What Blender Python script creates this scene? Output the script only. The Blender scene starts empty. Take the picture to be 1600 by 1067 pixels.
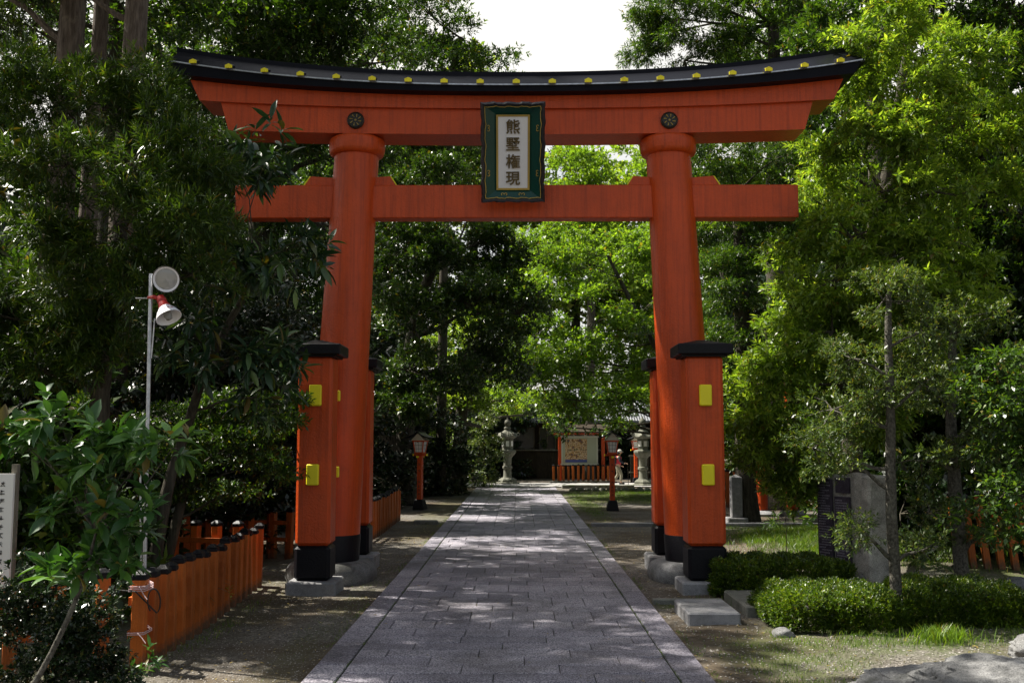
import bpy, math, random
import numpy as np
from mathutils import Vector, Matrix, Euler, noise as mnoise

R = math.radians
SC = bpy.context.scene
COL = SC.collection
rnd = random.Random(7)

# ------------------------------------------------------------------ camera
PITCH = math.atan(156 / 1600.0)
YAW = math.atan(9 / 1600.0)
CAMZ = 2.0
cam_data = bpy.data.cameras.new('camera')
cam = bpy.data.objects.new('camera', cam_data)
COL.objects.link(cam)
cam.location = (0, 0, CAMZ)
cam.rotation_euler = Euler((math.pi / 2 + PITCH, 0, YAW), 'XYZ')
cam_data.sensor_width = 36
cam_data.lens = 36
cam_data.clip_end = 2000
SC.camera = cam
CM = cam.rotation_euler.to_matrix()

# ------------------------------------------------------------------ light
SUN_EL = R(53)
SUN_AZ = R(-70)          # from beyond the gate, a little to the left
w = bpy.data.worlds.new('World')
SC.world = w
w.use_nodes = True
nt = w.node_tree
for n in list(nt.nodes):
    nt.nodes.remove(n)
sky = nt.nodes.new('ShaderNodeTexSky')
sky.sky_type = 'NISHITA'
sky.sun_disc = False
sky.sun_elevation = SUN_EL
sky.sun_rotation = SUN_AZ
sky.dust_density = 3.0
sky.air_density = 1.0
bg = nt.nodes.new('ShaderNodeBackground')
bg.inputs['Strength'].default_value = 0.05
wo = nt.nodes.new('ShaderNodeOutputWorld')
hs = nt.nodes.new('ShaderNodeHueSaturation')      # hazy spring sky
hs.inputs['Saturation'].default_value = 0.5
hs.inputs['Value'].default_value = 1.45
nt.links.new(sky.outputs[0], hs.inputs['Color'])
wm = nt.nodes.new('ShaderNodeMixRGB'); wm.blend_type = 'MULTIPLY'; wm.inputs[0].default_value = 1; wm.inputs[2].default_value = (1.0, .99, .95, 1)
nt.links.new(hs.outputs[0], wm.inputs[1])
# bright cloud-like band added low in the sky to whiten the gap
def wn(kind, **kw):
    n = nt.nodes.new('ShaderNode' + kind)
    for k_, v_ in kw.items(): setattr(n, k_, v_)
    return n
tc_ = wn('TexCoord'); nz = wn('TexNoise'); nz.inputs['Scale'].default_value = 2.2; nz.inputs['Detail'].default_value = 6
nt.links.new(tc_.outputs['Generated'], nz.inputs['Vector'])
sp_ = wn('SeparateXYZ'); nt.links.new(tc_.outputs['Generated'], sp_.inputs[0])
my = wn('MapRange'); my.inputs[1].default_value = .45; my.inputs[2].default_value = .85; nt.links.new(sp_.outputs['Y'], my.inputs[0])
mz = wn('MapRange'); mz.inputs[1].default_value = .75; mz.inputs[2].default_value = .45; nt.links.new(sp_.outputs['Z'], mz.inputs[0])
mn = wn('MapRange'); mn.inputs[1].default_value = .30; mn.inputs[2].default_value = .50; nt.links.new(nz.outputs['Fac'], mn.inputs[0])
m1 = wn('Math', operation='MULTIPLY'); nt.links.new(my.outputs[0], m1.inputs[0]); nt.links.new(mz.outputs[0], m1.inputs[1])
m2 = wn('Math', operation='MULTIPLY'); nt.links.new(m1.outputs[0], m2.inputs[0]); nt.links.new(mn.outputs[0], m2.inputs[1])
cl_ = wn('MixRGB'); cl_.inputs[2].default_value = (10.0, 9.7, 9.0, 1)
nt.links.new(m2.outputs[0], cl_.inputs[0]); nt.links.new(wm.outputs[0], cl_.inputs[1])
nt.links.new(cl_.outputs[0], bg.inputs[0])
nt.links.new(bg.outputs[0], wo.inputs[0])
sl = bpy.data.lights.new('sun', 'SUN')
sl.energy = 5.0
sl.angle = R(0.6)
sl.color = (1.0, 0.94, 0.84)
so = bpy.data.objects.new('sun', sl)
COL.objects.link(so)
SV = Vector((math.sin(SUN_AZ) * math.cos(SUN_EL), math.cos(SUN_AZ) * math.cos(SUN_EL), math.sin(SUN_EL)))
so.rotation_euler = SV.to_track_quat('Z', 'Y').to_euler()
so.location = (-8, 30, 30)
SC.view_settings.view_transform = 'Standard'
SC.view_settings.look = 'None'
SC.view_settings.gamma = 1
SC.view_settings.exposure = 1.25


# ------------------------------------------------------------------ pixel -> world measuring helpers (photo is 1600 x 1067)
def ray(px, py):
    return CM @ Vector(((px - 800) / 1600.0, -(py - 533.5) / 1600.0, -1.0))


def at(px, py, Y):
    r = ray(px, py)
    t = Y / r.y
    return Vector((r.x * t, Y, CAMZ + r.z * t))


def gp(px, py, z=0.0):
    r = ray(px, py)
    t = (z - CAMZ) / r.z
    return Vector((r.x * t, r.y * t, z))


# ------------------------------------------------------------------ object helpers
def tag(o, label=None, cat=None, group=None, kind=None):
    if label: o['label'] = label
    if cat: o['category'] = cat
    if group: o['group'] = group
    if kind: o['kind'] = kind
    return o


def thing(name, loc, label, cat, group=None):
    o = bpy.data.objects.new(name, None)
    o.empty_display_size = 0.2
    COL.objects.link(o)
    o.location = loc
    return tag(o, label, cat, group)


def world_off(p):
    v = Vector((0, 0, 0))
    while p is not None:
        v += p.location
        p = p.parent
    return v


def link_mesh(name, me, mat, parent=None, loc=None):
    o = bpy.data.objects.new(name, me)
    COL.objects.link(o)
    if parent is not None:
        o.parent = parent
    if loc is not None:
        o.location = loc
    if mat is not None:
        me.materials.append(mat)
    return o


def copy_tree(o, parent=None):
    kids = [c for c in o.children]
    c = o.copy()
    COL.objects.link(c)
    c.parent = parent
    for k in kids:
        copy_tree(k, c)
    return c


class MB:
    """collects shapes in world coordinates, builds one mesh object"""
    def __init__(s):
        s.v = []; s.f = []

    def add(s, vs, fs):
        b = len(s.v)
        s.v += [tuple(x) for x in vs]
        s.f += [tuple(b + i for i in f) for f in fs]
        return s

    def box(s, c, size, rz=0, bev=0.0, top=None, M=None):
        sx, sy, sz = [a / 2 for a in size]
        tx, ty = top if top else (1, 1)
        if bev <= 0:
            vs = [Vector((x * sx * (tx if z > 0 else 1), y * sy * (ty if z > 0 else 1), z * sz)) for z in (-1, 1) for x, y in ((-1, -1), (1, -1), (1, 1), (-1, 1))]
            fs = [(3, 2, 1, 0), (4, 5, 6, 7), (0, 1, 5, 4), (1, 2, 6, 5), (2, 3, 7, 6), (3, 0, 4, 7)]
        else:
            vs = []; fs = []
            rings = [(-sz, bev), (-sz + bev, 0), (sz - bev, 0), (sz, bev)]
            for z, ins in rings:
                k = (z + sz) / (2 * sz)
                ax = sx * (1 + (tx - 1) * k) - ins
                ay = sy * (1 + (ty - 1) * k) - ins
                b = bev if ins == 0 else bev * .4
                for x, y, first in ((-1, -1, 0), (1, -1, 1), (1, 1, 0), (-1, 1, 1)):
                    p1 = (x * ax, y * (ay - b)); p2 = (x * (ax - b), y * ay)
                    if first: p1, p2 = p2, p1
                    vs.append(Vector((p1[0], p1[1], z))); vs.append(Vector((p2[0], p2[1], z)))
            fs.append(tuple(reversed(range(8)))); fs.append(tuple(range(24, 32)))
            for r in range(3):
                for i in range(8):
                    j = (i + 1) % 8
                    fs.append((r * 8 + i, r * 8 + j, r * 8 + 8 + j, r * 8 + 8 + i))
        if M is None:
            M = Matrix.Rotation(rz, 4, 'Z')
        c = Vector(c)
        s.add([(M @ p) + c for p in vs], fs)
        return s

    def lathe(s, c, prof, n=24, M=None, rot=0, cap=True):
        vs = []; fs = []
        for r, z in prof:
            for i in range(n):
                a = rot + 2 * math.pi * i / n
                vs.append(Vector((r * math.cos(a), r * math.sin(a), z)))
        for k in range(len(prof) - 1):
            for i in range(n):
                j = (i + 1) % n
                fs.append((k * n + i, k * n + j, k * n + n + j, k * n + n + i))
        if cap:
            fs.append(tuple(reversed(range(n))))
            fs.append(tuple(range((len(prof) - 1) * n, len(prof) * n)))
        c = Vector(c)
        if M is not None:
            vs = [M @ p for p in vs]
        s.add([p + c for p in vs], fs)
        return s

    def tube(s, pts, rad, n=8, cap=True):
        pts = [Vector(p) for p in pts]
        if not isinstance(rad, (list, tuple)): rad = [rad] * len(pts)
        vs = []; fs = []
        side = None
        for i, p in enumerate(pts):
            d = (pts[min(i + 1, len(pts) - 1)] - pts[max(i - 1, 0)]).normalized()
            if side is None:
                side = d.cross(Vector((0.3, 0.9, 0.1)) if abs(d.z) > .5 else Vector((0, 0, 1))).normalized()
            else:
                side = (side - d * side.dot(d)).normalized()
            up = d.cross(side)
            for k in range(n):
                a = 2 * math.pi * k / n
                vs.append(p + (side * math.cos(a) + up * math.sin(a)) * rad[i])
        for i in range(len(pts) - 1):
            for k in range(n):
                j = (k + 1) % n
                fs.append((i * n + k, i * n + j, i * n + n + j, i * n + n + k))
        if cap:
            fs.append(tuple(reversed(range(n)))); fs.append(tuple(range((len(pts) - 1) * n, len(pts) * n)))
        s.add(vs, fs)
        return s

    def sweep(s, secs, cap=True):
        """secs: list of lists of points (same length) joined into a skin"""
        n = len(secs[0]); vs = [p for q in secs for p in q]; fs = []
        for i in range(len(secs) - 1):
            for k in range(n):
                j = (k + 1) % n
                fs.append((i * n + k, i * n + j, i * n + n + j, i * n + n + k))
        if cap:
            fs.append(tuple(reversed(range(n)))); fs.append(tuple(range((len(secs) - 1) * n, len(secs) * n)))
        s.add(vs, fs)
        return s

    def build(s, name, mat, parent=None, smooth=False, loc=None, fix=True):
        off = world_off(parent) if parent is not None else Vector((0, 0, 0))
        if loc is not None: off = Vector(loc)
        me = bpy.data.meshes.new(name)
        me.from_pydata([(x - off.x, y - off.y, z - off.z) for x, y, z in s.v], [], s.f)
        if fix:
            import bmesh
            bm = bmesh.new(); bm.from_mesh(me)
            bmesh.ops.recalc_face_normals(bm, faces=bm.faces)
            bm.to_mesh(me); bm.free()
        if smooth:
            me.polygons.foreach_set('use_smooth', [True] * len(me.polygons))
            try:
                me.set_sharp_from_angle(angle=R(40))
            except Exception:
                pass
        me.update()
        return link_mesh(name, me, mat, parent, loc if loc is not None else None)


# ------------------------------------------------------------------ materials
class NT:
    def __init__(s, name):
        s.m = bpy.data.materials.new(name); s.m.use_nodes = True
        s.t = s.m.node_tree
        for n in list(s.t.nodes): s.t.nodes.remove(n)
        s.out = s.t.nodes.new('ShaderNodeOutputMaterial')

    def n(s, kind, **kw):
        n = s.t.nodes.new('ShaderNode' + kind)
        for k, v in kw.items():
            if k in n.inputs: n.inputs[k].default_value = v
            else: setattr(n, k, v)
        return n

    def l(s, a, b): s.t.links.new(a, b)

    def coord(s, scale=1.0, kind='Object'):
        tc = s.n('TexCoord'); mp = s.n('Mapping')
        s.l(tc.outputs[kind], mp.inputs[0])
        mp.inputs['Scale'].default_value = (scale,) * 3 if not isinstance(scale, tuple) else scale
        return mp.outputs[0]

    def noise(s, vec, scale, detail=4, rough=.55):
        n = s.n('TexNoise'); n.inputs['Scale'].default_value = scale
        n.inputs['Detail'].default_value = detail; n.inputs['Roughness'].default_value = rough
        s.l(vec, n.inputs['Vector']); return n.outputs['Fac']

    def ramp(s, fac, stops):
        r = s.n('ValToRGB'); e = r.color_ramp.elements
        while len(e) < len(stops): e.new(.5)
        for i, (p, c) in enumerate(stops):
            e[i].position = p; e[i].color = (*c, 1) if len(c) == 3 else c
        s.l(fac, r.inputs[0]); return r.outputs[0]

    def mix(s, fac, a, b, mode='MIX'):
        m = s.n('MixRGB', blend_type=mode)
        for i, x in ((0, fac), (1, a), (2, b)):
            if hasattr(x, 'links') or hasattr(x, 'is_linked'): s.l(x, m.inputs[i])
            else: m.inputs[i].default_value = x if i == 0 else ((*x, 1) if len(x) == 3 else x)
        return m.outputs[0]

    def bsdf(s, color, rough=.6, spec=.5, bump=None, bstr=.3, bdist=.01, metal=0, coat=0):
        p = s.n('BsdfPrincipled')
        if hasattr(color, 'is_linked'): s.l(color, p.inputs['Base Color'])
        else: p.inputs['Base Color'].default_value = (*color, 1)
        if hasattr(rough, 'is_linked'): s.l(rough, p.inputs['Roughness'])
        else: p.inputs['Roughness'].default_value = rough
        p.inputs['Specular IOR Level'].default_value = spec
        p.inputs['Metallic'].default_value = metal
        p.inputs['Coat Weight'].default_value = coat
        if bump is not None:
            b = s.n('Bump'); b.inputs['Strength'].default_value = bstr; b.inputs['Distance'].default_value = bdist
            s.l(bump, b.inputs['Height']); s.l(b.outputs[0], p.inputs['Normal'])
        s.l(p.outputs[0], s.out.inputs[0])
        return p


def paint(name, col, rough=.42, var=.25, bump=.35, spec=.4, wear=None, grime=False, mud=False):
    t = NT(name); c = t.coord()
    big = t.noise(c, 1.3, 5)
    fine = t.noise(c, 34, 3, .65)
    dark = tuple(x * (1 - var) for x in col)
    cc = t.ramp(big, [(.3, dark), (.7, col)])
    if wear:
        st = t.coord((9, 9, .8)); wn = t.noise(st, 1.6, 6, .7)
        f = t.ramp(wn, [(.58, (0, 0, 0)), (.75, (1, 1, 1))])
        cc = t.mix(f, cc, wear)
    if grime:
        g1 = t.noise(t.coord((16, 16, .5)), 1.2, 7, .75)
        cc = t.mix(.55, cc, t.ramp(g1, [(.35, (.50, .44, .4)), (.52, (1, 1, 1)), (.75, (1.12, 1.08, 1.05))]), 'MULTIPLY')
        g2 = t.noise(c, 9, 6, .7)
        cc = t.mix(.4, cc, t.ramp(g2, [(.3, (.7, .66, .6)), (.5, (1, 1, 1))]), 'MULTIPLY')
    if mud:
        oi = t.n('ObjectInfo')
        cc = t.mix(1.0, cc, t.ramp(oi.outputs['Random'], [(0, (.72, .70, .66)), (.5, (.95, .95, .95)), (1, (1.15, 1.12, 1.1))]), 'MULTIPLY')
        sx_ = t.n('SeparateXYZ'); t.l(t.coord(), sx_.inputs[0])
        ad = t.n('Math', operation='MULTIPLY_ADD'); t.l(g2, ad.inputs[0]); ad.inputs[1].default_value = .32; t.l(sx_.outputs['Z'], ad.inputs[2])
        cc = t.mix(t.ramp(ad.outputs[0], [(.20, (.85, .85, .85)), (.30, (0, 0, 0))]), cc, (.07, .05, .03))
    t.bsdf(cc, rough, spec, fine, bump, .010)
    return t.m


def stone(name, c1, c2, scale=30, rough=.85, bump=.6, spots=None, grain=220):
    t = NT(name); c = t.coord()
    g = t.noise(c, grain, 2, .7); b = t.noise(c, scale * .1, 6, .65); m = t.noise(c, scale, 5, .65)
    col = t.ramp(m, [(.3, c1), (.7, c2)])
    sp = t.ramp(g, [(.38, (.45, .45, .45)), (.5, (1, 1, 1)), (.66, (1.3, 1.3, 1.3))])
    col = t.mix(.75, col, sp, 'MULTIPLY')
    st = t.ramp(b, [(.42, (.5, .5, .48)), (.6, (1, 1, 1))])
    col = t.mix(.6, col, st, 'MULTIPLY')
    if spots:
        n2 = t.noise(c, scale * .25, 6, .7)
        f = t.ramp(n2, [(.55, (0, 0, 0)), (.65, (1, 1, 1))])
        col = t.mix(f, col, spots)
    hs = t.mix(.5, g, m)
    t.bsdf(col, rough, .3, hs, bump, .008)
    return t.m


def leafmat(name, dark, light, young=None, transl=.35, rough=.4, spec=.5, tcol=None, patch=1.2):
    t = NT(name)
    ge = t.n('NewGeometry')
    c = t.coord()
    col = t.ramp(ge.outputs['Random Per Island'], [(0, dark), (.72, light), (.955, young or light), (.985, (.13, .10, .02))])
    pn = t.noise(c, patch, 3)
    pm = t.ramp(pn, [(.35, (.62, .66, .7)), (.65, (1.2, 1.15, 1.0))])
    col = t.mix(1.0, col, pm, 'MULTIPLY')
    p = t.n('BsdfPrincipled')
    t.l(col, p.inputs['Base Color'])
    p.inputs['Roughness'].default_value = rough
    p.inputs['Specular IOR Level'].default_value = spec
    tr = t.n('BsdfTranslucent')
    tc = t.mix(1.0, col, tcol or (1.9, 1.9, .5), 'MULTIPLY')
    t.l(tc, tr.inputs['Color'])
    ms = t.n('MixShader'); ms.inputs[0].default_value = transl
    t.l(p.outputs[0], ms.inputs[1]); t.l(tr.outputs[0], ms.inputs[2])
    t.l(ms.outputs[0], t.out.inputs[0])
    return t.m


def bark(name, c1, c2, sc=(14, 14, 2.2), bump=.9):
    t = NT(name); c = t.coord(sc)
    n = t.noise(c, 1.5, 7, .65)
    l = t.noise(t.coord(), 3, 5, .6)
    col = t.ramp(n, [(.32, c1), (.68, c2)])
    col = t.mix(t.ramp(l, [(.55, (0, 0, 0)), (.7, (.8, .8, .8))]), col, (c2[0] * 1.25, c2[1] * 1.3, c2[2] * 1.2))
    t.bsdf(col, .9, .2, n, bump, .03)
    return t.m


M = {}
M['verm'] = paint('vermilion_paint', (.63, .078, .008), rough=.42, var=.22, bump=.8, grime=True)
M['verm_dark'] = paint('weathered_vermilion_paint', (.56, .135, .012), rough=.6, var=.35, bump=.8, wear=(.15, .05, .02), grime=True, mud=True)
M['black'] = paint('black_paint', (.004, .004, .007), rough=.5, var=.4, bump=.5, spec=.25)
M['roofblack'] = paint('black_roof_sheet', (.0035, .004, .008), rough=.45, var=.4, bump=.2, spec=.12)
M['yellow'] = paint('yellow_paint', (.95, .82, .02), rough=.45, var=.12, bump=.3)
M['gold'] = paint('gold_leaf', (.50, .34, .07), rough=.38, var=.45, bump=.4)
M['goldink'] = paint('aged_gold_lettering', (.17, .115, .03), rough=.45, var=.5, bump=.3)
M['bronze'] = paint('dark_bronze', (.028, .026, .02), rough=.35, var=.4, bump=.5)
M['green'] = paint('dark_green_lacquer', (.005, .06, .045), rough=.3, var=.3, bump=.1)
M['plum'] = paint('carved_black_lacquer', (.018, .016, .02), rough=.4, var=.4, bump=.6)
M['white'] = paint('white_paint', (.8, .8, .82), rough=.5, var=.05, bump=.1)
M['redgloss'] = paint('red_enamel', (.40, .025, .02), rough=.3, var=.2, bump=.1)
M['granite'] = stone('grey_granite', (.22, .22, .23), (.34, .34, .35), 12, grain=260)
M['rock'] = stone('rough_grey_rock', (.11, .11, .11), (.30, .30, .30), 7, bump=1.0, spots=(.07, .072, .065), grain=90)
M['sunlit_rock'] = stone('sunlit_weathered_stone', (.26, .25, .22), (.58, .55, .49), 7, bump=1.0, spots=(.11, .11, .10), grain=90)  # rock colour lightened in place of sun strips on the monument
M['lantern'] = stone('lichened_lantern_stone', (.13, .13, .10), (.25, .25, .20), 5, spots=(.06, .065, .04), grain=70)
M['slate'] = stone('dark_slate_plaque', (.04, .032, .045), (.10, .08, .11), 8, grain=120)
M['kerb'] = stone('mossy_kerb_stone', (.14, .14, .12), (.26, .26, .23), 8, spots=(.05, .07, .02))
M['wood'] = bark('old_dark_timber', (.02, .016, .012), (.06, .045, .03), bump=.3)
M['greywood'] = bark('grey_timber', (.10, .09, .07), (.22, .2, .16), bump=.3)
M['cedar'] = bark('cedar_bark', (.06, .045, .035), (.20, .16, .13))
M['bark'] = bark('dark_bark', (.025, .022, .016), (.09, .08, .06))
M['barkgrey'] = bark('grey_bark', (.07, .065, .055), (.20, .19, .165))
M['mottled'] = bark('mottled_bark', (.022, .020, .016), (.16, .15, .125), sc=(26, 26, 20), bump=.8)
M['bulb'] = paint('frosted_glass', (.35, .35, .33), rough=.15, var=.3, bump=.05, spec=.8)
M['steel'] = NT('galvanised_steel').m
_t = NT('galvanised_steel'); _c = _t.coord(); _t.bsdf(_t.ramp(_t.noise(_c, 20), [(.3, (.35, .36, .38)), (.7, (.6, .61, .63))]), .35, .5, metal=.8); M['steel'] = _t.m
M['cream'] = paint('cream_plaster', (.55, .5, .38), rough=.8, var=.15, bump=.2)
M['ink'] = paint('black_ink', (.02, .02, .02), rough=.6, var=.1, bump=0)
M['redink'] = paint('red_ink', (.35, .03, .03), rough=.6, var=.1, bump=0)
M['engraved'] = paint('engraved_light', (.28, .26, .30), rough=.7, var=.3, bump=0)
M['rope'] = paint('pink_white_string', (.62, .45, .45), rough=.8, var=.2, bump=.2)
M['cable'] = paint('black_cable', (.01, .01, .01), rough=.5, var=.1, bump=0)
M['paper'] = paint('lantern_paper', (.75, .74, .70), rough=.7, var=.05, bump=0)
M['leaf_broad'] = leafmat('evergreen_leaf', (.016, .042, .007), (.042, .09, .014), (.11, .19, .025))
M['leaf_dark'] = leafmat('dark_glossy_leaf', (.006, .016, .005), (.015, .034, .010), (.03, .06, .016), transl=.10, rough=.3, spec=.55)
M['leaf_mid'] = leafmat('mid_green_leaf', (.012, .032, .006), (.038, .080, .013), (.08, .14, .02), transl=.25, rough=.35)
M['leaf_young_lit'] = leafmat('bright_new_lit_leaf', (.06, .12, .012), (.18, .28, .04), (.34, .43, .10), transl=.42)  # new-leaf green, also lent to leaves meant to look sunlit
M['leaf_maple'] = leafmat('maple_leaf', (.07, .14, .02), (.13, .22, .03), (.18, .28, .04), transl=.5)
M['leaf_needle'] = leafmat('narrow_conifer_leaf', (.018, .045, .008), (.055, .105, .015), (.12, .18, .025), transl=.25)
M['leaf_cedar'] = leafmat('cedar_foliage', (.018, .034, .010), (.038, .065, .016), (.06, .09, .02), transl=.2)
M['leaf_loquat'] = leafmat('loquat_leaf', (.012, .036, .016), (.035, .08, .034), (.13, .22, .07), transl=.18, rough=.35)
M['leaf_shrub'] = leafmat('fresh_shrub_leaf', (.022, .075, .018), (.055, .14, .032), (.10, .22, .04), transl=.22, rough=.4)
M['leaf_olive'] = leafmat('small_grey_green_leaf', (.04, .07, .02), (.08, .13, .035), (.17, .20, .06), transl=.28)
M['leaf_hedge'] = leafmat('azalea_leaf', (.025, .055, .006), (.075, .14, .010), (.20, .27, .015), transl=.3, patch=3)
M['grass'] = leafmat('grass_blade', (.05, .10, .012), (.10, .18, .02), (.17, .24, .04), transl=.4)
M['flower'] = leafmat('dry_catkin', (.20, .15, .06), (.32, .25, .1), transl=.3)


def ground_mat():
    t = NT('gravelly_earth'); c = t.coord()
    big = t.noise(c, .35, 5, .6); mid = t.noise(c, 3.0, 6, .65); fine = t.noise(c, 45, 3, .7)
    vo = t.n('TexVoronoi'); vo.inputs['Scale'].default_value = 38; t.l(c, vo.inputs['Vector'])
    earth = t.ramp(mid, [(.3, (.060, .046, .031)), (.7, (.125, .10, .07))])
    gravel = t.mix(1.0, (.165, .155, .14), t.ramp(vo.outputs['Color'], [(.15, (.45, .43, .4)), (.85, (1.25, 1.22, 1.2))]), 'MULTIPLY')
    col = t.mix(t.ramp(big, [(.42, (0, 0, 0)), (.58, (1, 1, 1))]), earth, gravel)
    col = t.mix(.5, col, t.ramp(fine, [(.3, (.5, .5, .5)), (.7, (1.3, 1.3, 1.3))]), 'MULTIPLY')
    at_ = t.n('Attribute'); at_.attribute_name = 'moss'
    mk = t.n('MixRGB', blend_type='MULTIPLY'); mk.inputs[0].default_value = 1
    t.l(at_.outputs['Fac'], mk.inputs[1]); t.l(t.ramp(mid, [(.35, (.1, .1, .1)), (.55, (1, 1, 1))]), mk.inputs[2])
    col = t.mix(mk.outputs[0], col, t.ramp(fine, [(.3, (.035, .05, .012)), (.7, (.09, .12, .03))]))
    h = t.mix(.5, fine, vo.outputs['Distance'])
    t.bsdf(col, .95, .15, h, .8, .02)
    return t.m


def paver_mat():
    t = NT('speckled_granite_paver'); c = t.coord()
    ge = t.n('NewGeometry')
    base = t.ramp(ge.outputs['Random Per Island'], [(0, (.24, .232, .27)), (.5, (.32, .308, .352)), (1, (.42, .405, .445))])  # violet tint puts the blue skylight of the shade into the stone
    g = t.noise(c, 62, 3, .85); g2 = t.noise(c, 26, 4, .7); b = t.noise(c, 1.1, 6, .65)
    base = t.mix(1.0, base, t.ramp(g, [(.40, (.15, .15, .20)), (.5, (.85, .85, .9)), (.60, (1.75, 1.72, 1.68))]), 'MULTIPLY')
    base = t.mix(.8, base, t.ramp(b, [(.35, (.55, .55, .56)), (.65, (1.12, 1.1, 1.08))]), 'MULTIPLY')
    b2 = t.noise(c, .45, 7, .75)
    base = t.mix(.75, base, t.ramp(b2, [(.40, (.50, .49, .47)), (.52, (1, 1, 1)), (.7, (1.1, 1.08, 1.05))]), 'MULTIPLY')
    b3 = t.noise(c, 5, 7, .8)
    base = t.mix(t.ramp(b3, [(.62, (0, 0, 0)), (.70, (.75, .75, .75))]), base, (.075, .08, .05))
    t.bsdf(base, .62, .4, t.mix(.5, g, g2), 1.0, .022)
    return t.m


M['ground'] = ground_mat()
M['paver'] = paver_mat()
t = NT('damp_joint_soil'); c = t.coord(); t.bsdf(t.ramp(t.noise(c, 6), [(.35, (.03, .028, .02)), (.6, (.035, .055, .015))]), .95, .1, t.noise(c, 50), .6, .01); M['joint'] = t.m
t = NT('pale_paving'); c = t.coord(); t.bsdf(t.ramp(t.noise(c, 5), [(.3, (.3, .29, .28)), (.7, (.42, .41, .4))]), .85, .2, t.noise(c, 60), .5, .01); M['pale'] = t.m


# ================================================================== SETTING
PCX = -0.08       # path centre x
PHW = 1.72        # path half width
PY0, PY1 = 2.0, 44.8

MOSS = [(6.8, 20.5, 2.2, 4.0, 1.0), (6.6, 24.5, 2.6, 2.0, .7), (5.0, 37.5, 3.4, 4.5, 1.0), (2.15, 12.9, .5, .5, .9), (2.6, 9.9, .7, 1.0, .7),
        (2.2, 34.0, .5, 8.0, .8), (3.9, 11.0, 1.4, 1.3, .7), (-2.2, 30, .5, 10, .3), (5.2, 11.5, 2.0, 1.0, .8), (-8, 12, 5, 8, .7), (10, 15, 4, 8, .8), (-2.1, 12, .25, 4, .25)]


def moss_at(x, y):
    m = np.zeros_like(x)
    for cx, cy, rx, ry, s in MOSS:
        d = ((x - cx) / rx) ** 2 + ((y - cy) / ry) ** 2
        m = np.maximum(m, s * np.clip(1.5 - d * 1.2, 0, 1))
    return m


def gheight(x, y):
    b = .018 * np.sin(x * 1.7 + .4 * y) * np.sin(y * 1.1 + 1.3) + .010 * np.sin(x * 4.1 + y * 2.3) * np.cos(y * 3.7 - x)
    side = np.clip((np.abs(x - PCX) - PHW) / .6, 0, 1)
    near = np.exp(-np.maximum(0, np.abs(x) - 12) / 8)
    z = b * side * near - .012
    for cx, cy, rx, ry, h in ((6.9, 19.6, 2.2, 3.4, .22), (5.0, 11.9, 2.2, 1.2, .05), (5.2, 37.5, 3, 3, .08)):
        z = z + h * np.exp(-(((x - cx) / rx) ** 2 + ((y - cy) / ry) ** 2) * 1.6) * np.clip((np.abs(x - PCX) - PHW - .1) / .8, 0, 1)
    return z


def gz(x, y):
    return float(gheight(np.array([float(x)]), np.array([float(y)]))[0])


def make_ground():
    xs = np.concatenate([[-400, -200, -100, -60, -40, -28], np.arange(-20, 20.01, .2), [28, 40, 60, 100, 200, 400]])
    ys = np.concatenate([[-300, -100, -40, -15, -5], np.arange(0, 60.01, .25), [64, 70, 80, 100, 150, 250, 500]])
    X, Y = np.meshgrid(xs, ys)
    Z = gheight(X, Y)
    nx, ny = len(xs), len(ys)
    v = np.stack([X, Y, Z], -1).reshape(-1, 3)
    i = np.arange(nx * ny).reshape(ny, nx)
    f = np.stack([i[:-1, :-1], i[:-1, 1:], i[1:, 1:], i[1:, :-1]], -1).reshape(-1, 4)
    me = np_mesh('ground', v, f)
    a = me.attributes.new('moss', 'FLOAT', 'POINT')
    a.data.foreach_set('value', moss_at(X, Y).reshape(-1).astype(np.float32))
    me.polygons.foreach_set('use_smooth', np.ones(len(f), bool))
    o = link_mesh('ground', me, M['ground'])
    tag(o, kind='structure')


def np_mesh(name, v, f):
    me = bpy.data.meshes.new(name)
    v = np.ascontiguousarray(v, np.float32); f = np.ascontiguousarray(f, np.int32)
    k = f.shape[1]
    me.vertices.add(len(v)); me.vertices.foreach_set('co', v.reshape(-1))
    me.loops.add(f.size); me.loops.foreach_set('vertex_index', f.reshape(-1))
    me.polygons.add(len(f)); me.polygons.foreach_set('loop_start', np.arange(0, f.size, k, dtype=np.int32))
    me.update(calc_edges=True)
    return me


make_ground()


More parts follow.
